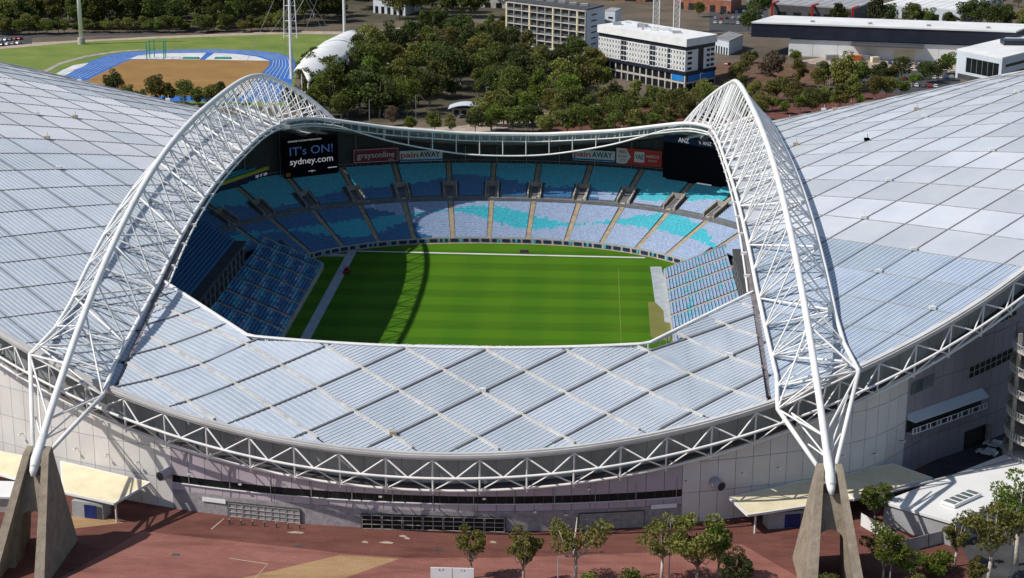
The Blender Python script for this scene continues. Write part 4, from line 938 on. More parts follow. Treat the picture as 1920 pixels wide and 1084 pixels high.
for nm, a, e, n_ in (('grey board fence in front of the timber heap', fa, fb, 2), ('pale board fence along the left of the timber heap', fc, fa, 3)):
    o = empty('board_fence', a, nm, 'fence')
    for k in range(n_):
        u0, u1 = (e-a)*(k/n_+.01), (e-a)*((k+1)/n_-.01); b = MB(); dn = Vector((-(e-a).y, (e-a).x, 0)).normalized()*.08; b.hexa([u0, u1, u1+dn, u0+dn]+[v+Vector((0,0,2.6)) for v in (u0, u1, u1+dn, u0+dn)]); b.put('panel', 'metal_grey' if n_ == 2 else 'tin_white', o)
        b = MB(); b.bar(u0, u0+Vector((0,0,2.75)), .14); b.put('post', 'charcoal', o)
for k in range(7):
    p = G(430+k*22, 983+k*1.6); o = put('bollard', None, None, ORDB[k]+' bollard from the left in front of the pale gridded gates', 'bollard', 'gate bollards', loc=p); b = MB(); b.tube([(0,0,0),(0,0,1.0)], .13, 10); b.put('post', 'charcoal', o); b = MB(); b.tube([(0,0,1.0),(0,0,1.08)], [.15,.1], 10); b.put('cap', 'metal_grey', o)
for k, (x, y) in enumerate(((108+52,1018),(560,1024),(820,1030),(1010,1024),(330,1040))):
    p = G(x, y, .055); b = MB(); b.box(-.7,.7,-.45,.45,-.02,.01); b.put('drain_cover', 'charcoal', loc=p, label=ORDB[(0,2,3,4,1)[k]]+' from the left of the dark drain covers in the plaza paving', cat='drain cover', group='drain covers')
# notice board at the bottom edge and lamp posts of the plaza
p = G(848, 1100); o = empty('notice_board', p, 'pale notice board with small marks at the bottom edge of the picture', 'board'); b = MB(); b.box(-3.8,3.8,-.08,.08,1.0,3.6); b.put('panel', 'sign_white', o)
for sx in (-3.3,3.3): strut('post', (sx,.12,0), (sx,.12,3.5), .08, 'metal_grey', o)
b = MB(); b.box(-.03,.03,-.1,-.083,1.0,3.6); b.put('joint', 'charcoal', o)
rx = Matrix(((1,0,0),(0,0,-1),(0,1,0)))
text('k . 7', .5, 'charcoal', o, Vector((-1.9,-.1,3.2)), rx); text('i . e', .5, 'charcoal', o, Vector((1.9,-.1,3.2)), rx)
def lamp(x, y, h, label, arm=1.2, twin=False, grp='plaza lamp posts'):
    p = G(x, y); o = empty('lamp_post', p, label, 'lamp post', grp); b = MB(); b.tube([(0,0,0),(0,0,h)], [.14,.08], 8); b.put('pole', 'metal_grey', o)
    b = MB(); b.bar((0,0,h),(arm,0,h+.1),.1); b.put('arm', 'metal_grey', o); b = MB(); b.box(arm-.1,arm+.6,-.2,.2,h,h+.16); b.put('lamp_head', 'charcoal', o); return o
lamp(1046, 1112, 7, 'slim lamp post standing right of the notice board'); lamp(1254, 1090, 12, 'tall lamp post between the two bushy trees in front of the near wall', .6)
lamp(1894, 1090, 14, 'tall pale pole among the trees at the bottom right corner', .1); lamp(1668, 1096, 4.4, 'short white post with an arm right of the right footing', .5)
lamp(1078, 1040, 5, 'short lamp post under the thin pale tree on the plaza', .4)
# ------------------------------------------------------------------ buildings beyond the stadium
def block(name, pa, pb, pc, h, label, mt, cat='building'):
    """upright block: base corners left, near corner, right read off the photograph on the ground"""
    A, B, Cc = G(*pa), G(*pb), G(*pc); D = A+(Cc-B); o = empty(name, B, label, cat); A, Cc, D = A-B, Cc-B, D-B; B = Vector()
    b = MB(); b.prism([v+Vector((0,0,h)) for v in (A, B, Cc, D)], (0,0,-h)); b.put('wall', mt, o)
    def fp(face, u, v, off=0.):
        p, q = (A, B) if face == 0 else (B, Cc); t = (q-p).normalized(); n = Vector((t.y, -t.x, 0)); return p.lerp(q, u)+n*off+Vector((0,0,v))
    def rect(nm, face, u0, u1, v0, v1, m_, off=.05, th=.15, par=None):
        b = MB(); n = fp(face,0,0,1)-fp(face,0,0,0); b.prism([fp(face,u0,v0,off), fp(face,u1,v0,off), fp(face,u1,v1,off), fp(face,u0,v1,off)], -n*th); return b.put(nm, m_, par or o)
    return o, fp, rect, (A, B, Cc, D)
# apartment block with open balconies
o, fp, rect, K = block('apartment_block', (952,82), (1099,103), (1131,94), 23.5, 'grey apartment block with a grid of dark open balconies above the wood', 'charcoal')
L0 = (K[1]-K[0]).length
for k in range(7): rect('floor_slab', 0, 0, 1, .3+k*3.75, .75+k*3.75, 'concrete_pale', 1.4, 1.45)
for k in range(11):
    u = k/10; b = MB(); p = fp(0, u, 0, .7); wd = .4 if k % 3 else 1.0
    n = fp(0,0,0,1)-fp(0,0,0,0); t = (K[1]-K[0]).normalized(); q = [p-t*wd/2-n*.72, p+t*wd/2-n*.72, p+t*wd/2+n*.6, p-t*wd/2+n*.6]; b.prism([v+Vector((0,0,23.0)) for v in q], (0,0,-22.9)); b.put('fin', 'cream' if k % 3 == 0 else 'concrete_pale', o)
rnd = random.Random(5)
for r in range(6):
    for k in range(10): 
        if rnd.random() < .5: rect('balcony_glass', 0, k/10+.01, k/10+.085, .8+r*3.75, 1.7+r*3.75, 'band_glass', 1.36, .06)
rect('side_cladding', 1, .0, 1, 0, 23.4, 'tin_cool', .2, .2)
for r in range(6): rect('window', 1, .25, .55, 4.6+r*3.1, 5.3+r*3.1, 'dark_glass', .26, .1)
b = MB(); b.prism([v+Vector((0,0,24.2)) for v in K], (0,0,-.65)); rf = b.put('roof', 'charcoal', o)
for k in range(5): b = MB(); q = K[0].lerp(K[1], .3+.14*k).lerp(K[3].lerp(K[2], .3+.14*k), .5); b.box(q.x-2,q.x+2,q.y-1.5,q.y+1.5,24.2,25.4); b.put('roof_plant', 'tin_grey', rf)
o, fp, rect, K = block('apartment_wing', (1133,90), (1152,92), (1164,86), 20, 'plain pale wing right behind the grey apartment block', 'tin_cool')
for r in range(5): rect('window', 0, .35, .8, 3.4+r*3.2, 4.4+r*3.2, 'dark_glass', .08, .1)
b = MB(); b.prism([v*1.02+Vector((0,0,20.6)) for v in K], (0,0,-.6)); b.put('roof', 'tin_grey', o)
# white hotel
o, fp, rect, K = block('hotel', (1122,140), (1284,172), (1338,161), 26.5, 'white mid-rise hotel with rows of small windows above a dark podium', 'white_paint')
rect('podium_glass', 0, 0, 1, .2, 8.6, 'dark_glass', .15, .2); rect('podium_glass', 1, 0, 1, .2, 8.6, 'dark_glass', .15, .2)
for f_, n_ in ((0, 14), (1, 4)):
    for k in range(n_+1): rect('podium_pier', f_, k/n_-.006, k/n_+.006, 0, 8.6, 'concrete_pale', .5, .4)
    rect('podium_beam', f_, 0, 1, 3.9, 4.9, 'concrete_pale', .45, .35); rect('podium_soffit', f_, -.02, 1.02, 8.6, 10.2, 'navy', .9, 1.0)
rect('shop_sign', 1, .05, .95, 5.2, 8.2, 'sign_blue', .6, .1); rect('shop_sign', 0, .86, .99, 5.2, 8.2, 'sign_blue', .6, .1)
rect('upper_band', 0, 0, 1, 21.2, 23.2, 'navy', .1, .12); rect('upper_band', 1, 0, 1, 21.2, 23.2, 'navy', .1, .12)
b = MB(); up = Vector((0,0,27.4)); n0 = fp(0,0,0,1)-fp(0,0,0,0); n1 = fp(1,0,0,1)-fp(1,0,0,0)
b.prism([K[0]+n0*1.2+up, K[1]+n0*1.2+n1*1.2+up, K[2]+n1*1.2+up, K[3]+up], (0,0,-4.0)); rf = b.put('roof', 'white_paint', o)
rnd = random.Random(8)
for k in range(16):
    q = K[0].lerp(K[1], rnd.random()).lerp(K[3].lerp(K[2], rnd.random()), rnd.uniform(.25,.8)); s_ = rnd.uniform(.7,2.2); b = MB(); b.box(q.x-s_,q.x+s_,q.y-s_*.7,q.y+s_*.7,27.4,27.4+rnd.uniform(.8,2)); b.put('roof_plant', rnd.choice(['tin_grey','tin_cool','white_paint']), rf)
cols = [u for u in np.linspace(.015, .985, 30)]
for r in range(4):
    for k, u in enumerate(cols):
        z = 10.6+r*2.7
        if k in (8, 9, 18, 19, 24): rect('balcony', 0, u-.015, u+.015, z, z+2.2, 'navy', .06, .1); continue
        w_ = rect('window_surround', 0, u-.0145, u+.0145, z-.1, z+2.3, 'white_steel', .35, .33); rect('window', 0, u-.010, u+.004, z+.4, z+1.9, 'band_glass', .38, .06, w_)
    for k in range(3): rect('window', 1, (.06, .72, .86)[k], (.2, .82, .97)[k], 11+r*2.7, 12.3+r*2.7, 'dark_glass', .1, .1)
rect('stair_glazing', 1, .42, .60, 10.2, 22.8, 'navy', .12, .1); o.scale.z = .9
# long warehouse with dark fascia
o, fp, rect, K = block('warehouse', (1478,105), (1905,122), (1935,108), 9, 'long white warehouse with a deep dark fascia and flat white roof', 'tin_white'); o.scale.z = 1.0
n0 = fp(0,0,0,1)-fp(0,0,0,0); e = (K[1]-K[0]).normalized(); A0 = K[0]-e*20; up = Vector((0,0,16.8))
b = MB(); b.prism([A0+n0*1.4+up, K[1]+n0*1.4+up-e*2, K[2]+up, A0+(K[3]-K[0])+up], (0,0,-7.2)); fa_ = b.put('fascia', 'navy', o)
b = MB(); up = Vector((0,0,17.6)); b.prism([A0+n0*1.9+up, K[1]+n0*1.9+up-e*1.6, K[2]+up, A0+(K[3]-K[0])+up], (0,0,-.78)); b.put('roof', 'tin_white', o)
for k in range(9):
    u = k/9
    rect('wall_panel', 0, u+.002, u+.108, .1, 9, 'tin_white', .12, .1)
b = MB(); p0, p1 = fp(0,.28,8,0), fp(0,.60,8,0); b.prism([p0+Vector((0,0,.5)), p1+Vector((0,0,.5)), p1+n0*7, p0+n0*7], (0,0,-.5)); b.put('awning', 'charcoal', o); rect('roller_door', 0, .47, .56, .1, 5.5, 'cream', .2, .1)
for k in range(4): q = K[1]-e*(14+k*30)-Vector((0,-6,0)); b = MB(); b.box(q.x-1,q.x+1,q.y-.8,q.y+.8,17.6,18.5); b.put('roof_vent', 'tin_grey', o)
# grey modern building at the right edge
o, fp, rect, K = block('office_building', (1791,146), (1875,164), (1990,132), 13.5, 'grey modern office building with a big dark window at the right edge', 'tin_cool')
rect('window', 0, .22, .94, 4, 11, 'dark_glass', .06, .1); rect('window', 1, .06, .6, 4.5, 6.2, 'dark_glass', .06, .1); rect('window', 1, .06, .9, 9, 10.4, 'dark_glass', .06, .1)
for k in range(6): rect('mullion', 0, .22+.12*k, .225+.12*k, 4, 11, 'tin_grey', .12, .06)
rect('undercroft', 0, .05, .95, .1, 2.6, 'charcoal', .08, .1)
b = MB(); b.prism([v*1.01+Vector((0,0,14.2)) for v in K], (0,0,-.7)); rf = b.put('roof', 'tin_white', o); q = K[1].lerp(K[3], .55); b = MB(); b.box(q.x-5,q.x+9,q.y-4,q.y+5,14.2,16.6); b.put('roof_plant', 'navy', rf)
# low sheds along the top of the picture
for nm, a, c_, e, h, m1, m2, lab in (
    ('shed', (1450,36), (1600,46), (1640,30), 9, 'charcoal', 'tin_grey', 'dark shed with red portal frames left of the white factory roof'),
    ('shed', (1655,32), (1800,42), (1880,14), 7, 'tin_cool', 'tin_white', 'broad white factory roof above the dark fascia warehouse'),
    ('shed', (1265,16), (1370,26), (1390,12), 8, 'brick_red', 'tin_grey', 'low brick shed with dark openings behind the lattice masts'),
    ('shed', (1000,-6), (1210,4), (1240,-10), 9, 'brick_red', 'tin_grey', 'brick building behind the grey apartment block at the top edge'),
    ('shed', (1340,98), (1366,104), (1392,92), 7, 'tin_cool', 'tin_grey', 'small grey plant room right behind the white hotel'),
    ('shed', (1400,10), (1470,14), (1500,4), 6, 'tin_grey', 'tin_white', 'small white roofed shed at the top by the car park'),
    ('shed', (700,24), (760,30), (790,18), 8, 'tin_cool', 'tin_grey', 'small glazed pavilion in the trees right of the second mast'),
    ('shed', (840,12), (950,16), (960,2), 6, 'concrete_pale', 'tin_white', 'pale low building at the top left of the apartment block')):
    o, fp, rect, K = block(nm, a, c_, e, h, lab, m1)
    b = MB(); b.prism([v*1.03+Vector((0,0,h+.8)) for v in K], (0,0,-.78)); rf = b.put('roof', m2, o)
    for k in range(5): rect('opening', 0, .06+.19*k, .16+.19*k, .1, h*.55, 'black' if 'brick' in m1 else 'dark_glass', .06, .1)
    for k in range(1, 9): 
        q0, q1 = K[0].lerp(K[1], k/9)*1.03, K[3].lerp(K[2], k/9)*1.03; b = MB(); b.bar(q0+Vector((0,0,h+.85)), q1+Vector((0,0,h+.85)), .35, .2); b.put('roof_seam', m2, rf)
    if 'portal' in lab:
        for u in (0, .5, 1): b = MB(); n0 = fp(0,0,0,1)-fp(0,0,0,0); b.bar(fp(0,u,0,3), fp(0,u,h+1,3), 1.2); b.bar(fp(0,u,h+1,3.6), fp(0,u,h+1,-8), 1.2); b.put('portal_frame', 'red_paint', o)
# pavilion with a curved white roof behind the far rim
p = G(872, 216); o = empty('pavilion', p, 'small pavilion with a curved white roof among the trees beyond the far rim', 'pavilion'); b = MB(); b.box(-5.5,6,-3,4,0,3.4); b.put('wall', 'concrete', o); b = MB()
for k in range(8):
    x0, x1 = -7+k*1.9, -7+(k+1)*1.9; z = lambda x: 5.2-.03*(x-.5)**2; b.hexa([(x0,-5,z(x0)-.25),(x1,-5,z(x1)-.25),(x1,5,z(x1)-.25),(x0,5,z(x0)-.25),(x0,-5,z(x0)),(x1,-5,z(x1)),(x1,5,z(x1)),(x0,5,z(x0))])
b.put('roof', 'tin_cool', o)
for k in range(3): b = MB(); b.box(-4.5+k*3.3,-2.5+k*3.3,-3.08,-3,.8,2.8); b.put('window', 'dark_glass', o)
# track grandstand: long curved white shell
FE = [G(x, y, h) for x, y, h in ((552,136,13), (564,118,14), (583,99,15), (610,80,15), (640,66,14))]; BE = [G(x, y, h) for x, y, h in ((578,156,12), (606,140,13), (636,120,13), (666,100,13), (692,78,13))]
o = empty('grandstand', (sum((v for v in FE+BE), Vector())/10).to_2d().to_3d(), 'track grandstand under a long curved white shell roof', 'grandstand'); c_ = o.location.copy()
b = MB(); NU, NV = 16, 8
def lofted(P, u): k = min(3, int(u*4)); return P[k].lerp(P[k+1], u*4-k)
for i in range(NU+1):
    for j in range(NV+1): 
        v = j/NV; b.V.append(tuple(lofted(FE, i/NU).lerp(lofted(BE, i/NU), v)+Vector((0,0,3.4*math.sin(math.pi*v)))-c_))
for i in range(NU):
    for j in range(NV): q = i*(NV+1)+j; b.F.append((q, q+NV+1, q+NV+2, q+1)); b.I.append(0)
sh = b.put('shell_roof', 'tin_white', o, smooth=True); md = sh.modifiers.new('t', 'SOLIDIFY'); md.thickness = .7
for i in range(1, 8):
    b = MB(); u = i/8; b.tube([lofted(FE,u).lerp(lofted(BE,u), v)+Vector((0,0,3.4*math.sin(math.pi*v)+.45))-c_ for v in np.linspace(0,1,9)], .16, 6); b.put('roof_seam', 'tin_grey', o)
b = MB()
for k in range(9):
    w0 = k/9*.55
    for i in range(8):
        P = [lofted(FE,i/8).lerp(lofted(BE,i/8), w0+.15), lofted(FE,(i+1)/8).lerp(lofted(BE,(i+1)/8), w0+.15), lofted(FE,(i+1)/8).lerp(lofted(BE,(i+1)/8), w0+.22), lofted(FE,i/8).lerp(lofted(BE,i/8), w0+.22)]
        P = [Vector((v.x, v.y, 1+k*.7))-c_ for v in P]; b.prism(P, (0,0,-1-k*.7))
b.put('seating_steps', 'concrete_pale', o)
for i in range(9): a = lofted(BE, i/8)-c_; strut('column', (a.x,a.y,0), (a.x,a.y,a.z), .4, 'white_steel', o); a2 = (lofted(FE,i/8).lerp(lofted(BE,i/8),.55))-c_; strut('column', (a2.x,a2.y,0), (a2.x,a2.y,a2.z+3), .3, 'white_steel', o)
# masts and floodlight pole
def mast(x, y, h, label, cables, head=True):
    p = G(x, y); o = empty('cable_mast', p, label, 'mast'); b = MB(); b.tube([(0,0,0),(0,0,h)], [.9,.55], 10); b.put('pole', 'white_steel', o)
    for sx in (-3.2, 3.2): strut('side_tube', (sx,0,h*.35), (sx*.6,0,h), .22, 'white_steel', o)
    for k in range(5): z = h*(.37+.13*k); strut('rung', (-3.2+.3*k,0,z), (3.2-.3*k,0,z), .16, 'white_steel', o)
    if head:
        b = MB()
        for i in range(-3, 4): b.box(i*1.3-.5, i*1.3+.5, -1.0, -.4, h*.93, h*.93+1.3); b.box(i*1.3-.5, i*1.3+.5, -1.0, -.4, h*.97, h*.97+1.3)
        b.box(-5,5,-.4,.3,h*.93-.2,h*.93); b.put('lamp_rack', 'white_steel', o)
    for cx, cy in cables: strut('cable', (0,0,h*.95), (cx,cy,2), .09, 'metal_grey', o, 6)
mast(547, 148, 56, 'left white cable stayed mast at the near end of the track grandstand', ((-26,10),(-14,60),(16,50),(26,30)))
mast(646, 66, 60, 'tall white mast at the far end of the track grandstand', ((-40,-20),(-30,-40),(-36,20),(-22,-6),(30,10)), False)
p = G(153, 83); o = empty('floodlight_pole', p, 'thick white floodlight pole standing on the grass bank', 'pole'); b = MB(); b.tube([(0,0,3.5),(0,0,58)], [1.15,.8], 14); b.put('pole', 'white_steel', o, smooth=True)
b = MB(); b.tube([(0,0,0),(0,0,3.6)], 2.0, 14); b.put('drum', 'concrete_pale', o); b = MB()
for i in range(-3,4):
    for j in range(3): b.box(i*1.4-.55,i*1.4+.55,-.7,0,56+j*1.4,57+j*1.4)
b.put('lamp_rack', 'white_steel', o)
# lane lines of the running track
OT = [(103,140),(150,122),(200,104),(227,99),(277,95.5),(340,93),(400,92),(473,94.5),(520,99),(550,108),(556,122),(549,147)]; IT = [(167,148),(195,133),(233,116),(247,111.5),(300,101),(345,99),(395,98.6),(450,101),(490,106),(508,114),(504,124),(480,148)]
for k in range(1, 8):
    L_ = [G(a[0]+(c_[0]-a[0])*k/8, a[1]+(c_[1]-a[1])*k/8, .17) for a, c_ in zip(OT, IT)]; b = MB()
    for a, c_ in zip(L_[:-1], L_[1:]): t_ = (c_-a).normalized(); n_ = Vector((-t_.y, t_.x, 0))*.12; b.poly([a-n_, c_-n_, c_+n_, a+n_])
    b.put('lane_line', 'track_white', kind='structure')
# throwing cage
p = G(295, 110); o = empty('throwing_cage', p, 'green throwing cage of posts and net rails on the track infield', 'cage')
for k, (x, y) in enumerate(((-4.5,-4),(-4.2,1),(-2.5,4),(2.5,4),(4.2,1),(4.5,-4))):
    strut('post', (x,y,0), (x,y,9.5), .28, 'green_frame', o)
for z in (4.5, 8.8):
    for (a, c_) in zip(((-4.5,-4),(-4.2,1),(-2.5,4),(2.5,4),(4.2,1)), ((-4.2,1),(-2.5,4),(2.5,4),(4.2,1),(4.5,-4))): strut('net_rail', (*a,z), (*c_,z), .12, 'green_frame', o)
for x, lab in ((358, 'left'), (418, 'right')):
    p = G(x, 110.5); b = MB(); b.box(-4.2,4.2,-1.6,1.6,0,.7); b.box(-4.0,4.0,-1.4,1.4,.7,.9); b.put('landing_mat', 'green_frame', loc=p, label=lab+' of two low green landing mats on the white throwing area', cat='mat')
# lattice masts
for x, y, lab in ((1230, 62, 'left'), (1268, 67, 'right')):
    p = G(x, y); o = empty('lattice_mast', p, lab+' of two white lattice masts behind the hotel', 'mast'); h, w_ = 45, 1.7
    for sx in (-w_, w_):
        for sy in (-w_, w_): strut('leg', (sx,sy,0), (sx,sy,h), .3, 'white_steel', o, 6)
    b = MB()
    for k in range(15):
        z0, z1 = k*3, k*3+3
        for (a, c_) in (((-w_,-w_),(w_,-w_)), ((w_,-w_),(w_,w_)), ((w_,w_),(-w_,w_)), ((-w_,w_),(-w_,-w_))):
            b.bar((*a,z0),(*c_,z1),.22); b.bar((*c_,z0),(*a,z1),.22); b.bar((*a,z1),(*c_,z1),.2)
    b.put('lattice', 'white_steel', o, kind='stuff')
# steel gantry in the wood, containers, tower crane stubs on the site
p = G(1092, 142); o = empty('steel_gantry', p, 'white tilted steel gantry standing in front of the hotel among trees', 'gantry')
for a, c_ in (((-9,0,0),(-8,0,9)), ((-8,0,9),(10,1,10.5)), ((0,2,1),(5,1,13)), ((5,1,13),(8,1,10.3)), ((2,2,2),(8,1,7)), ((8,1,0),(8,1,10.3)), ((-4,1,2),(3,1,9.8))): strut('beam', a, c_, .5, 'concrete_pale', o)
def container(x, y, m_, lab, ang=.1, l=7):
    p = G(x, y); o = empty('shipping_container', p, lab, 'container', rz=ang); b = MB(); b.box(-l/2,l/2,-1.3,1.3,.1,2.9); b.put('body', m_, o)
    b = MB()
    for k in range(12): b.box(-l/2+.2+k*(l-.4)/12, -l/2+.2+(k+.5)*(l-.4)/12, -1.38, -1.303, .25, 2.75)
    b.put('rib', m_, o); b = MB(); b.box(l/2+.003,l/2+.08,-1.2,1.2,.2,2.8); b.put('door', 'tin_grey', o)
container(1602,114,'orange','orange shipping container in the warehouse yard'); container(1580,113,'tin_white','white shipping container left of the orange one',.1,5); container(1560,113,'tin_grey','grey shipping container at the left end of the yard row'); container(1625,113,'metal_grey','dark grey container right of the orange one'); container(1640,117,'cream','cream container at the right end of the yard row',.3,4)
for k, (x, y, s_) in enumerate(((1385,150,1.0),(1430,160,1.3),(1500,140,1.2),(1350,170,.7),(1540,148,.8))):
    p = G(x, y); b = MB(); rr = random.Random(k); n_ = 14; ring = []
    for j in range(5):
        for i in range(n_): a = 2*math.pi*i/n_; r_ = (1-j/5)*12*s_*(1+.25*rr.uniform(-1,1)); b.V.append((r_*math.cos(a)*1.6, r_*math.sin(a), -.3+j*1.0*s_+rr.uniform(-.2,.3)))
    for j in range(4):
        for i in range(n_): i2 = (i+1)%n_; b.F.append((j*n_+i, j*n_+i2, (j+1)*n_+i2, (j+1)*n_+i)); b.I.append(0)
    b.F.append(tuple(4*n_+i for i in range(n_))); b.I.append(0); b.put('soil_mound', 'soil', loc=p, label=('widest', 'tallest', 'right-hand', 'smallest', 'rightmost')[k]+' heap of brown soil on the building site', cat='soil heap', group='soil heaps')
# ------------------------------------------------------------------ cars
CARM = {}
for nm, c in (('white',(.7,.7,.7)),('silver',(.4,.42,.44)),('black',(.02,.02,.022)),('grey',(.15,.16,.17)),('red',(.42,.02,.02)),('blue',(.03,.08,.25))): mat('car_'+nm, c, .25, .02, 1, spec=.6)
def car_meshes(col):
    if col in CARM: return CARM[col]
    prof = [(-2.15,.35),(-2.2,.8),(-2.05,1.0),(-1.0,1.02),(1.0,.98),(1.9,.85),(2.15,.65),(2.15,.35)]
    b = MB(); b.prism([(x,-.88,z) for x, z in prof], (0,1.76,0)); b1 = b.me('body', 'car_'+col)
    b = MB(); lo_, hi = [(-1.95,1.0),(1.05,.98)], [(-1.55,1.5),(.25,1.5)]
    b.hexa([(-1.95,-.82,.99),(1.05,-.82,.98),(1.05,.82,.98),(-1.95,.82,.99),(-1.5,-.66,1.45),(.3,-.66,1.45),(.3,.66,1.45),(-1.5,.66,1.45)]); b2 = b.me('windows', 'glass_car')
    b = MB(); b.hexa([(-1.56,-.69,1.452),(.36,-.69,1.452),(.36,.69,1.452),(-1.56,.69,1.452),(-1.48,-.6,1.53),(.26,-.6,1.53),(.26,.6,1.53),(-1.48,.6,1.53)]); b3 = b.me('roof', 'car_'+col)
    CARM[col] = (b1, b2, b3); return CARM[col]
wh = MB(); wh.tube([(0,-.11,0),(0,.11,0)], .33, 12); WHEEL = wh.me('wheel', 'rubber')
ln_ = MB(); ln_.box(-.04,.04,-.18,.18,-.08,.08); LAMP = ln_.me('headlight', 'sign_white')
def car(p, ang, col, label, group=None):
    o = empty('parked_car', p, label, 'car', group, rz=ang); a, c_, e = car_meshes(col); put('body', a, o); put('windows', c_, o); put('roof', e, o)
    for sx in (-1.35, 1.35):
        for sy in (-.82, .82): put('wheel', WHEEL, o, loc=(sx, sy, .33))
    for sy in (-.6, .6): put('headlight', LAMP, o, loc=(2.15, sy, .68))
car(G(1850,853), 2.6, 'white', 'nearer of two white cars parked by the stadium loading dock'); car(G(1863,838), 2.6, 'white', 'farther of two white cars parked by the stadium loading dock')
rnd = random.Random(21); cc = ['white','white','silver','grey','black','red','blue','white']
def row(x0, y0, x1, y1, n, where, ang, grp):
    for k in range(n):
        t = (k+.5)/n; c = rnd.choice(cc); car(G(x0+(x1-x0)*t, y0+(y1-y0)*t, .06), ang+rnd.uniform(-.06,.06), c, f'{c} car parked {where}', grp)
row(1650,119,1760,123,9,'in the row before the white warehouse',1.5,'cars before the warehouse'); row(1700,128,1790,134,7,'in the yard row nearer than the warehouse one',1.5,'cars in the second yard row')
row(1690,150,1790,146,9,'in the lower car park behind the right roof wing',1.5,'cars in the lower car park'); row(1640,160,1760,164,10,'beside the right roof wing edge',1.5,'cars by the right roof wing')
row(1335,36,1435,34,9,'in the top car park behind the hotel',1.5,'cars in the top car park'); row(1335,44,1410,46,7,'in the second row of the top car park',1.5,'cars in the top car park, second row'); row(1345,26,1430,22,6,'in the farthest row of the top car park',1.5,'cars in the top car park, far row')
row(-10,78,42,74,6,'beside the track at the left edge',1.4,'cars at the left edge'); row(-20,88,40,82,6,'in the near row at the left edge',1.4,'cars at the left edge, near row'); row(1540,172,1640,168,6,'behind the bushes along the right roof wing',1.5,'cars behind the bushes')
car(G(1004,219), .2, 'white', 'white car on the road among the trees beyond the far rim'); car(G(868,221), .6, 'grey', 'grey car beside the curved roof pavilion'); car(G(893,216), .6, 'silver', 'silver car just right of the curved roof pavilion'); car(G(1365,122), 1, 'red', 'red vehicle on the building site right of the hotel')
car(G(1250,70), 1, 'red', 'red vehicle between the two lattice masts'); car(G(330,56), .2, 'silver', 'silver car on the road in front of the far wood')

# ------------------------------------------------------------------ trees
def tree_meshes(seed, h, r, nb, nl, leaf, form):
    """trunk with limbs reaching each leaf clump, and a crown of small leaf faces with gaps between the clumps"""
    g = np.random.default_rng(seed); tb = MB(); cz0 = h*(.1 if form == 'bush' else .36 if leaf < .4 else .22); blobs = []
    tries = 0
    while len(blobs) < nb and tries < 4000:
        tries += 1; v = g.normal(size=3); v /= np.linalg.norm(v); rad = g.uniform(.25, 1)**.6
        if form == 'tall': p = np.array([v[0]*r*rad, v[1]*r*rad, cz0+(h-cz0)*(.5+.46*v[2]*rad)])
        else: p = np.array([v[0]*r*rad, v[1]*r*rad, cz0+(h-cz0)*(.55+.42*v[2]*rad)])
        t = (p[2]-cz0)/(h-cz0); lim = r*(1.0-.55*max(0, t-.45)/.55)*(.55+.45*min(1, t/.25))
        if math.hypot(p[0], p[1]) > lim: continue
        blobs.append((p, g.uniform(.75, 1.25)))
    lean = g.uniform(-.05, .05, 2)*h; fork = Vector((lean[0]*.5, lean[1]*.5, cz0*g.uniform(.6, .95)))
    tr = .018*h+.05; tb.tube([(0,0,-.1), fork*.5, fork], [tr*1.25, tr, tr*.85], 7)
    top = Vector((lean[0], lean[1], h*.8)); tb.tube([fork, fork.lerp(top,.5)+Vector((.03*h,0,0)), top], [tr*.8, tr*.5, tr*.15], 6)
    for k, (p, s) in enumerate(blobs):
        if k % 2 == 0 or form == 'airy':
            e = Vector(p); m_ = fork.lerp(e, .55)+Vector((0,0,-.05*h)); tb.tube([fork.lerp(top, g.uniform(0,.4)), m_, e], [tr*.42, tr*.28, tr*.08], 5)
    V, F = [], []; br = r*(.36 if form != 'airy' else .26)
    for p, s in blobs:
        n = int(nl*s*s); d = g.normal(size=(n,3)); d /= np.linalg.norm(d, axis=1)[:,None]; rr = br*s*g.uniform(.35, 1, n)**.5; c_ = p+d*rr[:,None]*np.array([1.15,1.15,.8])
        ax = g.normal(size=(n,3)); ax += d*.5; ax /= np.linalg.norm(ax, axis=1)[:,None]; u = np.cross(ax, g.normal(size=(n,3))); u /= np.linalg.norm(u, axis=1)[:,None]; w = np.cross(ax, u); sz = leaf*g.uniform(.6, 1.35, n)[:,None]
        b0 = len(V); Q = np.stack([c_-u*sz, c_-w*sz*.5, c_+u*sz, c_+w*sz*.5], 1).reshape(-1,3); V += Q.tolist(); F += [(b0+4*i, b0+4*i+1, b0+4*i+2, b0+4*i+3) for i in range(n)]
    return tb, V, F
FORMS = []
for k in range(9):
    hh = (15,17,13,16,12,18,11,14,16)[k]; rr = (5.6,5.4,5.3,6.6,4.9,6.0,4.6,6.2,4.6)[k]; tb, V, F = tree_meshes(100+k, hh, rr, 24, 105, .50, 'tall' if k % 3 else 'round'); FORMS.append((hh, rr, tb, V, F))
TM = {}
def tree(p, k, leaf, sc, label, group, bark='bark', forms=FORMS, tag='f', name='gum_tree', wide=1.0):
    key = (tag, k, leaf, bark)
    if key not in TM:
        hh, rr, tb, V, F = forms[k]; TM[key] = (tb.me('trunk', bark, True), mesh('crown', V, F, leaf))
    o = empty(name, p, label, 'tree' if name != 'shrub' else 'shrub', group, rz=rnd.uniform(0, 6.28)); o.scale = (sc*wide, sc*wide, sc); put('trunk', TM[key][0], o); put('crown', TM[key][1], o); return o
TONE = {'leaf_dark': 'dark green', 'leaf_mid': 'mid green', 'leaf_olive': 'olive', 'leaf_bright': 'bright green', 'leaf_dry': 'dry grey'}
ORD = ['first','second','third','fourth','fifth','sixth','seventh','eighth','ninth','tenth','eleventh','twelfth','thirteenth','fourteenth','fifteenth','sixteenth','seventeenth','eighteenth','nineteenth','twentieth']
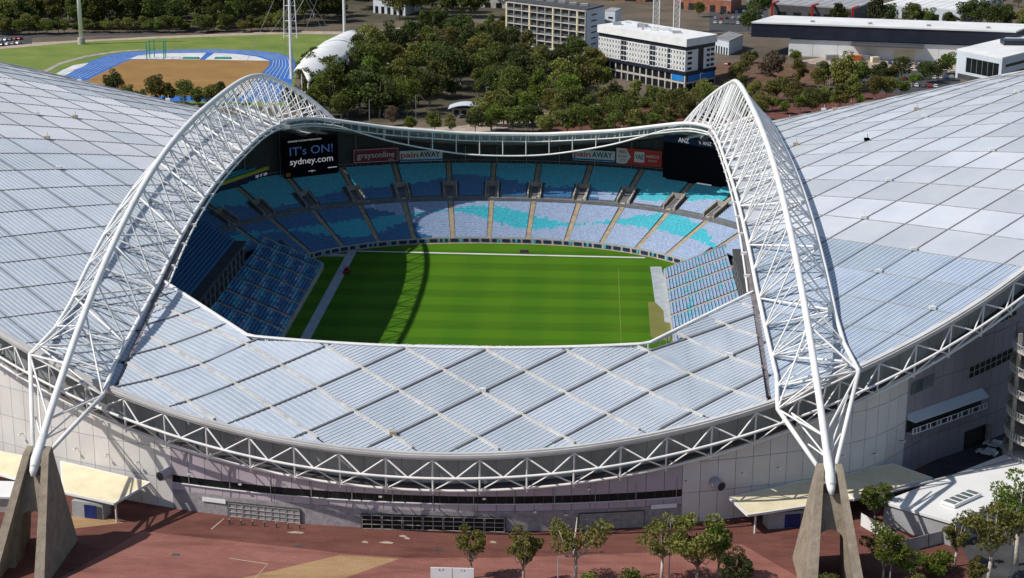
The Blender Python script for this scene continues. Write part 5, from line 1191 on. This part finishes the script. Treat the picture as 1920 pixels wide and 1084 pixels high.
def RANK(x, xs): return ORD[sum(v < x for v in xs)]
def inside(x, y, P):
    r_ = False
    for i in range(len(P)):
        (x0, y0), (x1, y1) = P[i], P[(i+1)%len(P)]
        if (y0 > y) != (y1 > y) and x < (x1-x0)*(y-y0)/(y1-y0)+x0: r_ = not r_
    return r_
def scatter(P, sx, sy, where, group, wts, holes=(), sc=(.8,1.15), nmax=200):
    names = {}
    xs, ys = [p[0] for p in P], [p[1] for p in P]; pts = []
    for _ in range(6000):
        x, y = rnd.uniform(min(xs), max(xs)), rnd.uniform(min(ys), max(ys))
        if not inside(x, y, P) or any(a <= x <= c_ and b_ <= y <= d_ for a, b_, c_, d_ in holes): continue
        if any(((x-a)/sx)**2+((y-b_)/sy)**2 < 1 for a, b_ in pts): continue
        pts.append((x, y))
        if len(pts) >= nmax: break
    for x, y in pts:
        leaf = rnd.choices(list(wts), list(wts.values()))[0]; s_ = rnd.uniform(*sc); k = rnd.randrange(9); hm = FORMS[k][0]*s_
        size = 'tall' if hm > 15.5 else 'short' if hm < 11.5 else 'mid-height'; shape = 'round crowned' if k % 3 == 0 else 'slender' if FORMS[k][1] < 4.8 else 'spreading'
        tree(G(x, y), k, leaf, s_, f'{size} {shape} {TONE[leaf]} tree {where(x, y)}', group)
scatter([(585,232),(560,180),(590,150),(640,140),(700,120),(735,92),(800,66),(880,50),(958,56),(962,112),(1030,118),(1098,130),(1128,158),(1120,188),(1060,206),(960,206),(880,196),(790,214),(700,222)], 26, 13,
        lambda x, y: ('near' if y > 150 else 'far')+' in the wood '+('right of the shell' if x < 700 else 'below the apartments' if x > 930 else 'behind the far rim'), 'wood beyond the far rim',
        {'leaf_dark': 4, 'leaf_mid': 3.6, 'leaf_olive': 3, 'leaf_bright': 1.4}, [(695,60,735,110),(815,185,905,240)], (.65,1.45), 104)
scatter([(880,252),(900,226),(1060,212),(1130,196),(1300,200),(1440,186),(1440,232),(1290,246),(1180,262)], 30, 13, lambda x, y: 'close behind the rim '+('left of the hotel' if x < 1130 else 'before the hotel'), 'trees close behind the far rim',
        {'leaf_dark': 1, 'leaf_mid': 4, 'leaf_olive': 3.5, 'leaf_bright': 1.2}, [(985,200,1030,235)], (.6,.95), 54)
scatter([(-40,60),(100,57),(300,56),(545,54),(640,40),(900,34),(900,24),(-40,24)], 25, 9, lambda x, y: 'in the '+('front' if y > 40 else 'back')+' of the wood '+('by the floodlight pole' if x < 260 else 'behind the track' if x < 540 else 'behind the shell'), 'far wood along the top',
        {'leaf_dark': 5, 'leaf_mid': 3, 'leaf_olive': 1.2}, [(640,0,740,40)], (1.25,1.75), 74)
for k in range(30):                                     # low trees and bushes along the bank path
    x = -8+k*19+rnd.uniform(-6,6); lf = rnd.choice(['leaf_dark','leaf_mid','leaf_mid','leaf_olive'])
    tree(G(x, 60.5+rnd.uniform(-2,1.2)+(4 if x < 140 else 0)), rnd.randrange(9), lf, rnd.uniform(.45,.8), f'low {TONE[lf]} bushy tree on the bank path, '+('left of' if x < 153 else 'right of')+' the floodlight pole', 'bushes along the bank path', wide=1.25)
VV, FF, base = [], [], 0                                # the wood behind reads as one dark mass
gr = np.random.default_rng(9)
for k in range(85):
    p = G(gr.uniform(-60, 960), gr.uniform(-34, 22)); hh, rr, tb, V, F = FORMS[k % 9]; sc_ = gr.uniform(1.2, 1.7); A = np.array(V)[:]; a = gr.uniform(0, 6.28); c_, s__ = math.cos(a), math.sin(a)
    VV.append(np.stack([A[:,0]*c_-A[:,1]*s__, A[:,0]*s__+A[:,1]*c_, A[:,2]], 1)*sc_+np.array(p)); FF += [tuple(i_+base for i_ in f) for f in F]; base += len(A)
put('distant_wood', mesh('distant_wood', np.concatenate(VV).tolist(), FF, 'leaf_dark'), label='dark mass of distant trees along the top left edge', cat='wood', kind='stuff')
scatter([(1340,128),(1420,116),(1480,150),(1560,170),(1700,150),(1790,150),(1700,172),(1500,205),(1360,176)], 24, 11, lambda x, y: 'between the building site and the right roof wing', 'trees by the building site', {'leaf_dark': 3, 'leaf_mid': 3, 'leaf_olive': 3, 'leaf_bright': 1}, [(1330,110,1400,135)], (.5,1.0), 15)
for k, (x, y, lf, s_) in enumerate(((215,182,'leaf_dark',.8),(240,192,'leaf_mid',.55),(262,196,'leaf_mid',.6),(292,196,'leaf_olive',.85),(318,196,'leaf_olive',.8),(345,198,'leaf_mid',.7),(372,200,'leaf_mid',.8),(398,202,'leaf_olive',.75),(420,200,'leaf_dark',.7),(440,196,'leaf_mid',.55))):
    tree(G(x, y), k % 9, lf, s_, f'{TONE[lf]} tree, {ORD[k]} from the left in the row before the track infield', 'row before the track')
for k, (x, y, lf, s_) in enumerate(((545,205,'leaf_dark',.75),(565,215,'leaf_mid',.6),(612,212,'leaf_mid',1.05),(640,225,'leaf_mid',.9),(665,205,'leaf_olive',1.1),(700,215,'leaf_dark',1.0),(770,248,'leaf_bright',.55),(815,248,'leaf_mid',.75),(845,250,'leaf_olive',.5),(945,238,'leaf_mid',1.0),(920,245,'leaf_dry',.55),(735,236,'leaf_dry',.5))):
    tree(G(x, y), (k*2+1) % 9, lf, s_, f'{TONE[lf]} tree by the left half of the far rim, {RANK(x, [545,565,612,640,665,700,735,770,815,845,920,945])} from the left', 'trees by the far rim')
for k, (x, y, lf, s_) in enumerate(((1448,208,'leaf_mid',.6),(1470,214,'leaf_bright',.55),(1500,212,'leaf_bright',.6),(1524,214,'leaf_mid',.7),(1545,210,'leaf_olive',.75),(1575,206,'leaf_olive',.95),(1596,196,'leaf_olive',.85),(1640,188,'leaf_olive',.75),(1662,184,'leaf_olive',.75),(1690,180,'leaf_mid',.7),(1612,198,'leaf_bright',.45),
        (1445,160,'leaf_dry',1.1),(1545,160,'leaf_dark',.7),(1580,172,'leaf_olive',1.2),(1615,156,'leaf_dark',.85),(1650,158,'leaf_dark',.7),(1690,150,'leaf_dark',.75),(1735,156,'leaf_dark',.8),(1490,118,'leaf_bright',.6),(1775,140,'leaf_mid',1.0),(1760,152,'leaf_dark',.7),(1420,48,'leaf_dark',1.4),(1404,64,'leaf_dark',1.0),(1572,48,'leaf_dark',1.1),(1640,50,'leaf_dark',1.2),(1665,50,'leaf_dark',.9),(1710,52,'leaf_mid',1.1),(1740,52,'leaf_mid',1.0),(1780,54,'leaf_dark',.9),(1810,54,'leaf_dark',1.2),(1835,56,'leaf_dark',1.1),(1862,60,'leaf_dark',1.2),(1885,56,'leaf_dark',1.2),(1912,90,'leaf_mid',1.1),(1925,70,'leaf_olive',1.1),(1310,32,'leaf_mid',.7),(1880,10,'leaf_dry',.7),(1830,8,'leaf_mid',.8),(1910,14,'leaf_dry',.8))):
    grp = 'bushes along the right roof wing' if k < 11 else 'trees round the warehouse'
    xs_ = [1448,1470,1500,1524,1545,1575,1596,1612,1640,1662,1690] if k < 11 else [1445,1490,1545,1580,1615,1650,1690,1735,1760,1775] if y > 100 else [1310,1404,1420,1572,1640,1665,1710,1740,1780,1810,1830,1835,1862,1880,1885,1910,1912,1925]
    tree(G(x, y), (k*4+2) % 9, lf, s_, f'{TONE[lf]} tree '+('along the right roof wing' if k < 11 else 'below the warehouse' if y > 100 else 'above the warehouse roof')+f', {RANK(x, xs_)} from the left', grp)
# small lamp posts in the park
for x, y, lab in ((693,232,'first'),(780,222,'second'),(912,206,'third'),(1042,180,'fourth'),(1172,180,'fifth'),(1312,178,'sixth'),(990,246,'seventh'),(1555,162,'eighth')): lamp(x, y, 10, lab+' park lamp post from the left beyond the far rim', 1.4, grp='park lamp posts')

# near trees on the plaza
NEAR = []
for k, (hh, rr, nb, nl, lf, fm) in enumerate(((11,3.1,20,125,.25,'airy'),(12.5,3.2,22,125,.25,'airy'),(13,4.6,11,120,.26,'airy'),(10,4.2,24,130,.26,'airy'),(13.5,4.6,20,125,.26,'airy'),(4.5,3.2,22,150,.24,'bush'))):
    tb, V, F = tree_meshes(300+k, hh, rr, nb, nl, lf, fm); NEAR.append((hh, rr, tb, V, F))
for x, y, k, lf, s_, bk, lab in (
    (884,1084,0,'leaf_olive',.9,'bark','olive tree on the plaza right above the notice board'),
    (982,1104,1,'leaf_olive',1.0,'bark','tall leafy tree standing between the notice board and the thin pale tree'),
    (1078,1098,2,'leaf_olive',1.25,'bark_pale','thin pale limbed tree with sparse clumps in front of the gates'),
    (1105,1135,5,'leaf_bright',1.1,'bark','bright green shrub at the bottom edge below the thin pale tree'),
    (1182,1135,5,'leaf_mid',1.25,'bark','round dark shrub at the bottom edge right of the bright one'),
    (1240,1092,4,'leaf_olive',.95,'bark_pale','tall airy tree beside the tall lamp post'),
    (1305,1098,3,'leaf_olive',1.3,'bark','broad olive tree left of the right concrete footing'),
    (1345,1092,0,'leaf_bright',1.05,'bark','leafy tree just behind the broad olive one by the right footing'),
    (1375,1125,3,'leaf_dark',.9,'bark','dark bushy tree nearest the right concrete footing'),
    (1562,1130,5,'leaf_mid',1.1,'bark','shrub growing between the legs of the right concrete footing'),
    (1640,985,3,'leaf_mid',.85,'bark','tree reaching over the cream canopy right of the right footing'),
    (1655,1092,3,'leaf_bright',1.05,'bark_pale','bright tree in front of the pale board fence'),
    (1758,1078,5,'leaf_bright',1.0,'bark','pale green shrub in front of the grey board fence'),
    (1852,1100,4,'leaf_olive',1.3,'bark_pale','tall airy gum tree with pale trunk at the bottom right'),
    (1905,1060,4,'leaf_bright',1.35,'bark_pale','tall gum tree at the right edge in front of the white building'),
    (1825,1128,0,'leaf_olive',.75,'bark','low olive tree at the bottom right corner'),
    (1790,1062,1,'leaf_olive',.8,'bark_pale','slim olive tree between the grey board fence and the tall gum tree'),
    (1700,1098,3,'leaf_mid',.7,'bark','small dark tree left of the pale green shrub by the fence'),
    (1720,1120,5,'leaf_olive',.8,'bark','small olive shrub below the pale green one')):
    tree(G(x, y), k, lf, s_, lab, 'plaza trees', bk, NEAR, 'n', 'shrub' if k == 5 else 'gum_tree')

# look-alikes that still share a label are told apart by their order from the left
same = {}
for o in C.objects:
    if o.parent is None and o.get('label') and o.get('category'): same.setdefault(o['label'], []).append(o)
NUM = ORD+['twenty-first','twenty-second','twenty-third','twenty-fourth']
for lb, L_ in same.items():
    if len(L_) > 1 and len(lb.split()) <= 13:
        for k, o in enumerate(sorted(L_, key=lambda q: PX(q.location)[0])):
            if k < len(NUM): o['label'] = lb+', '+NUM[k]+' from left'
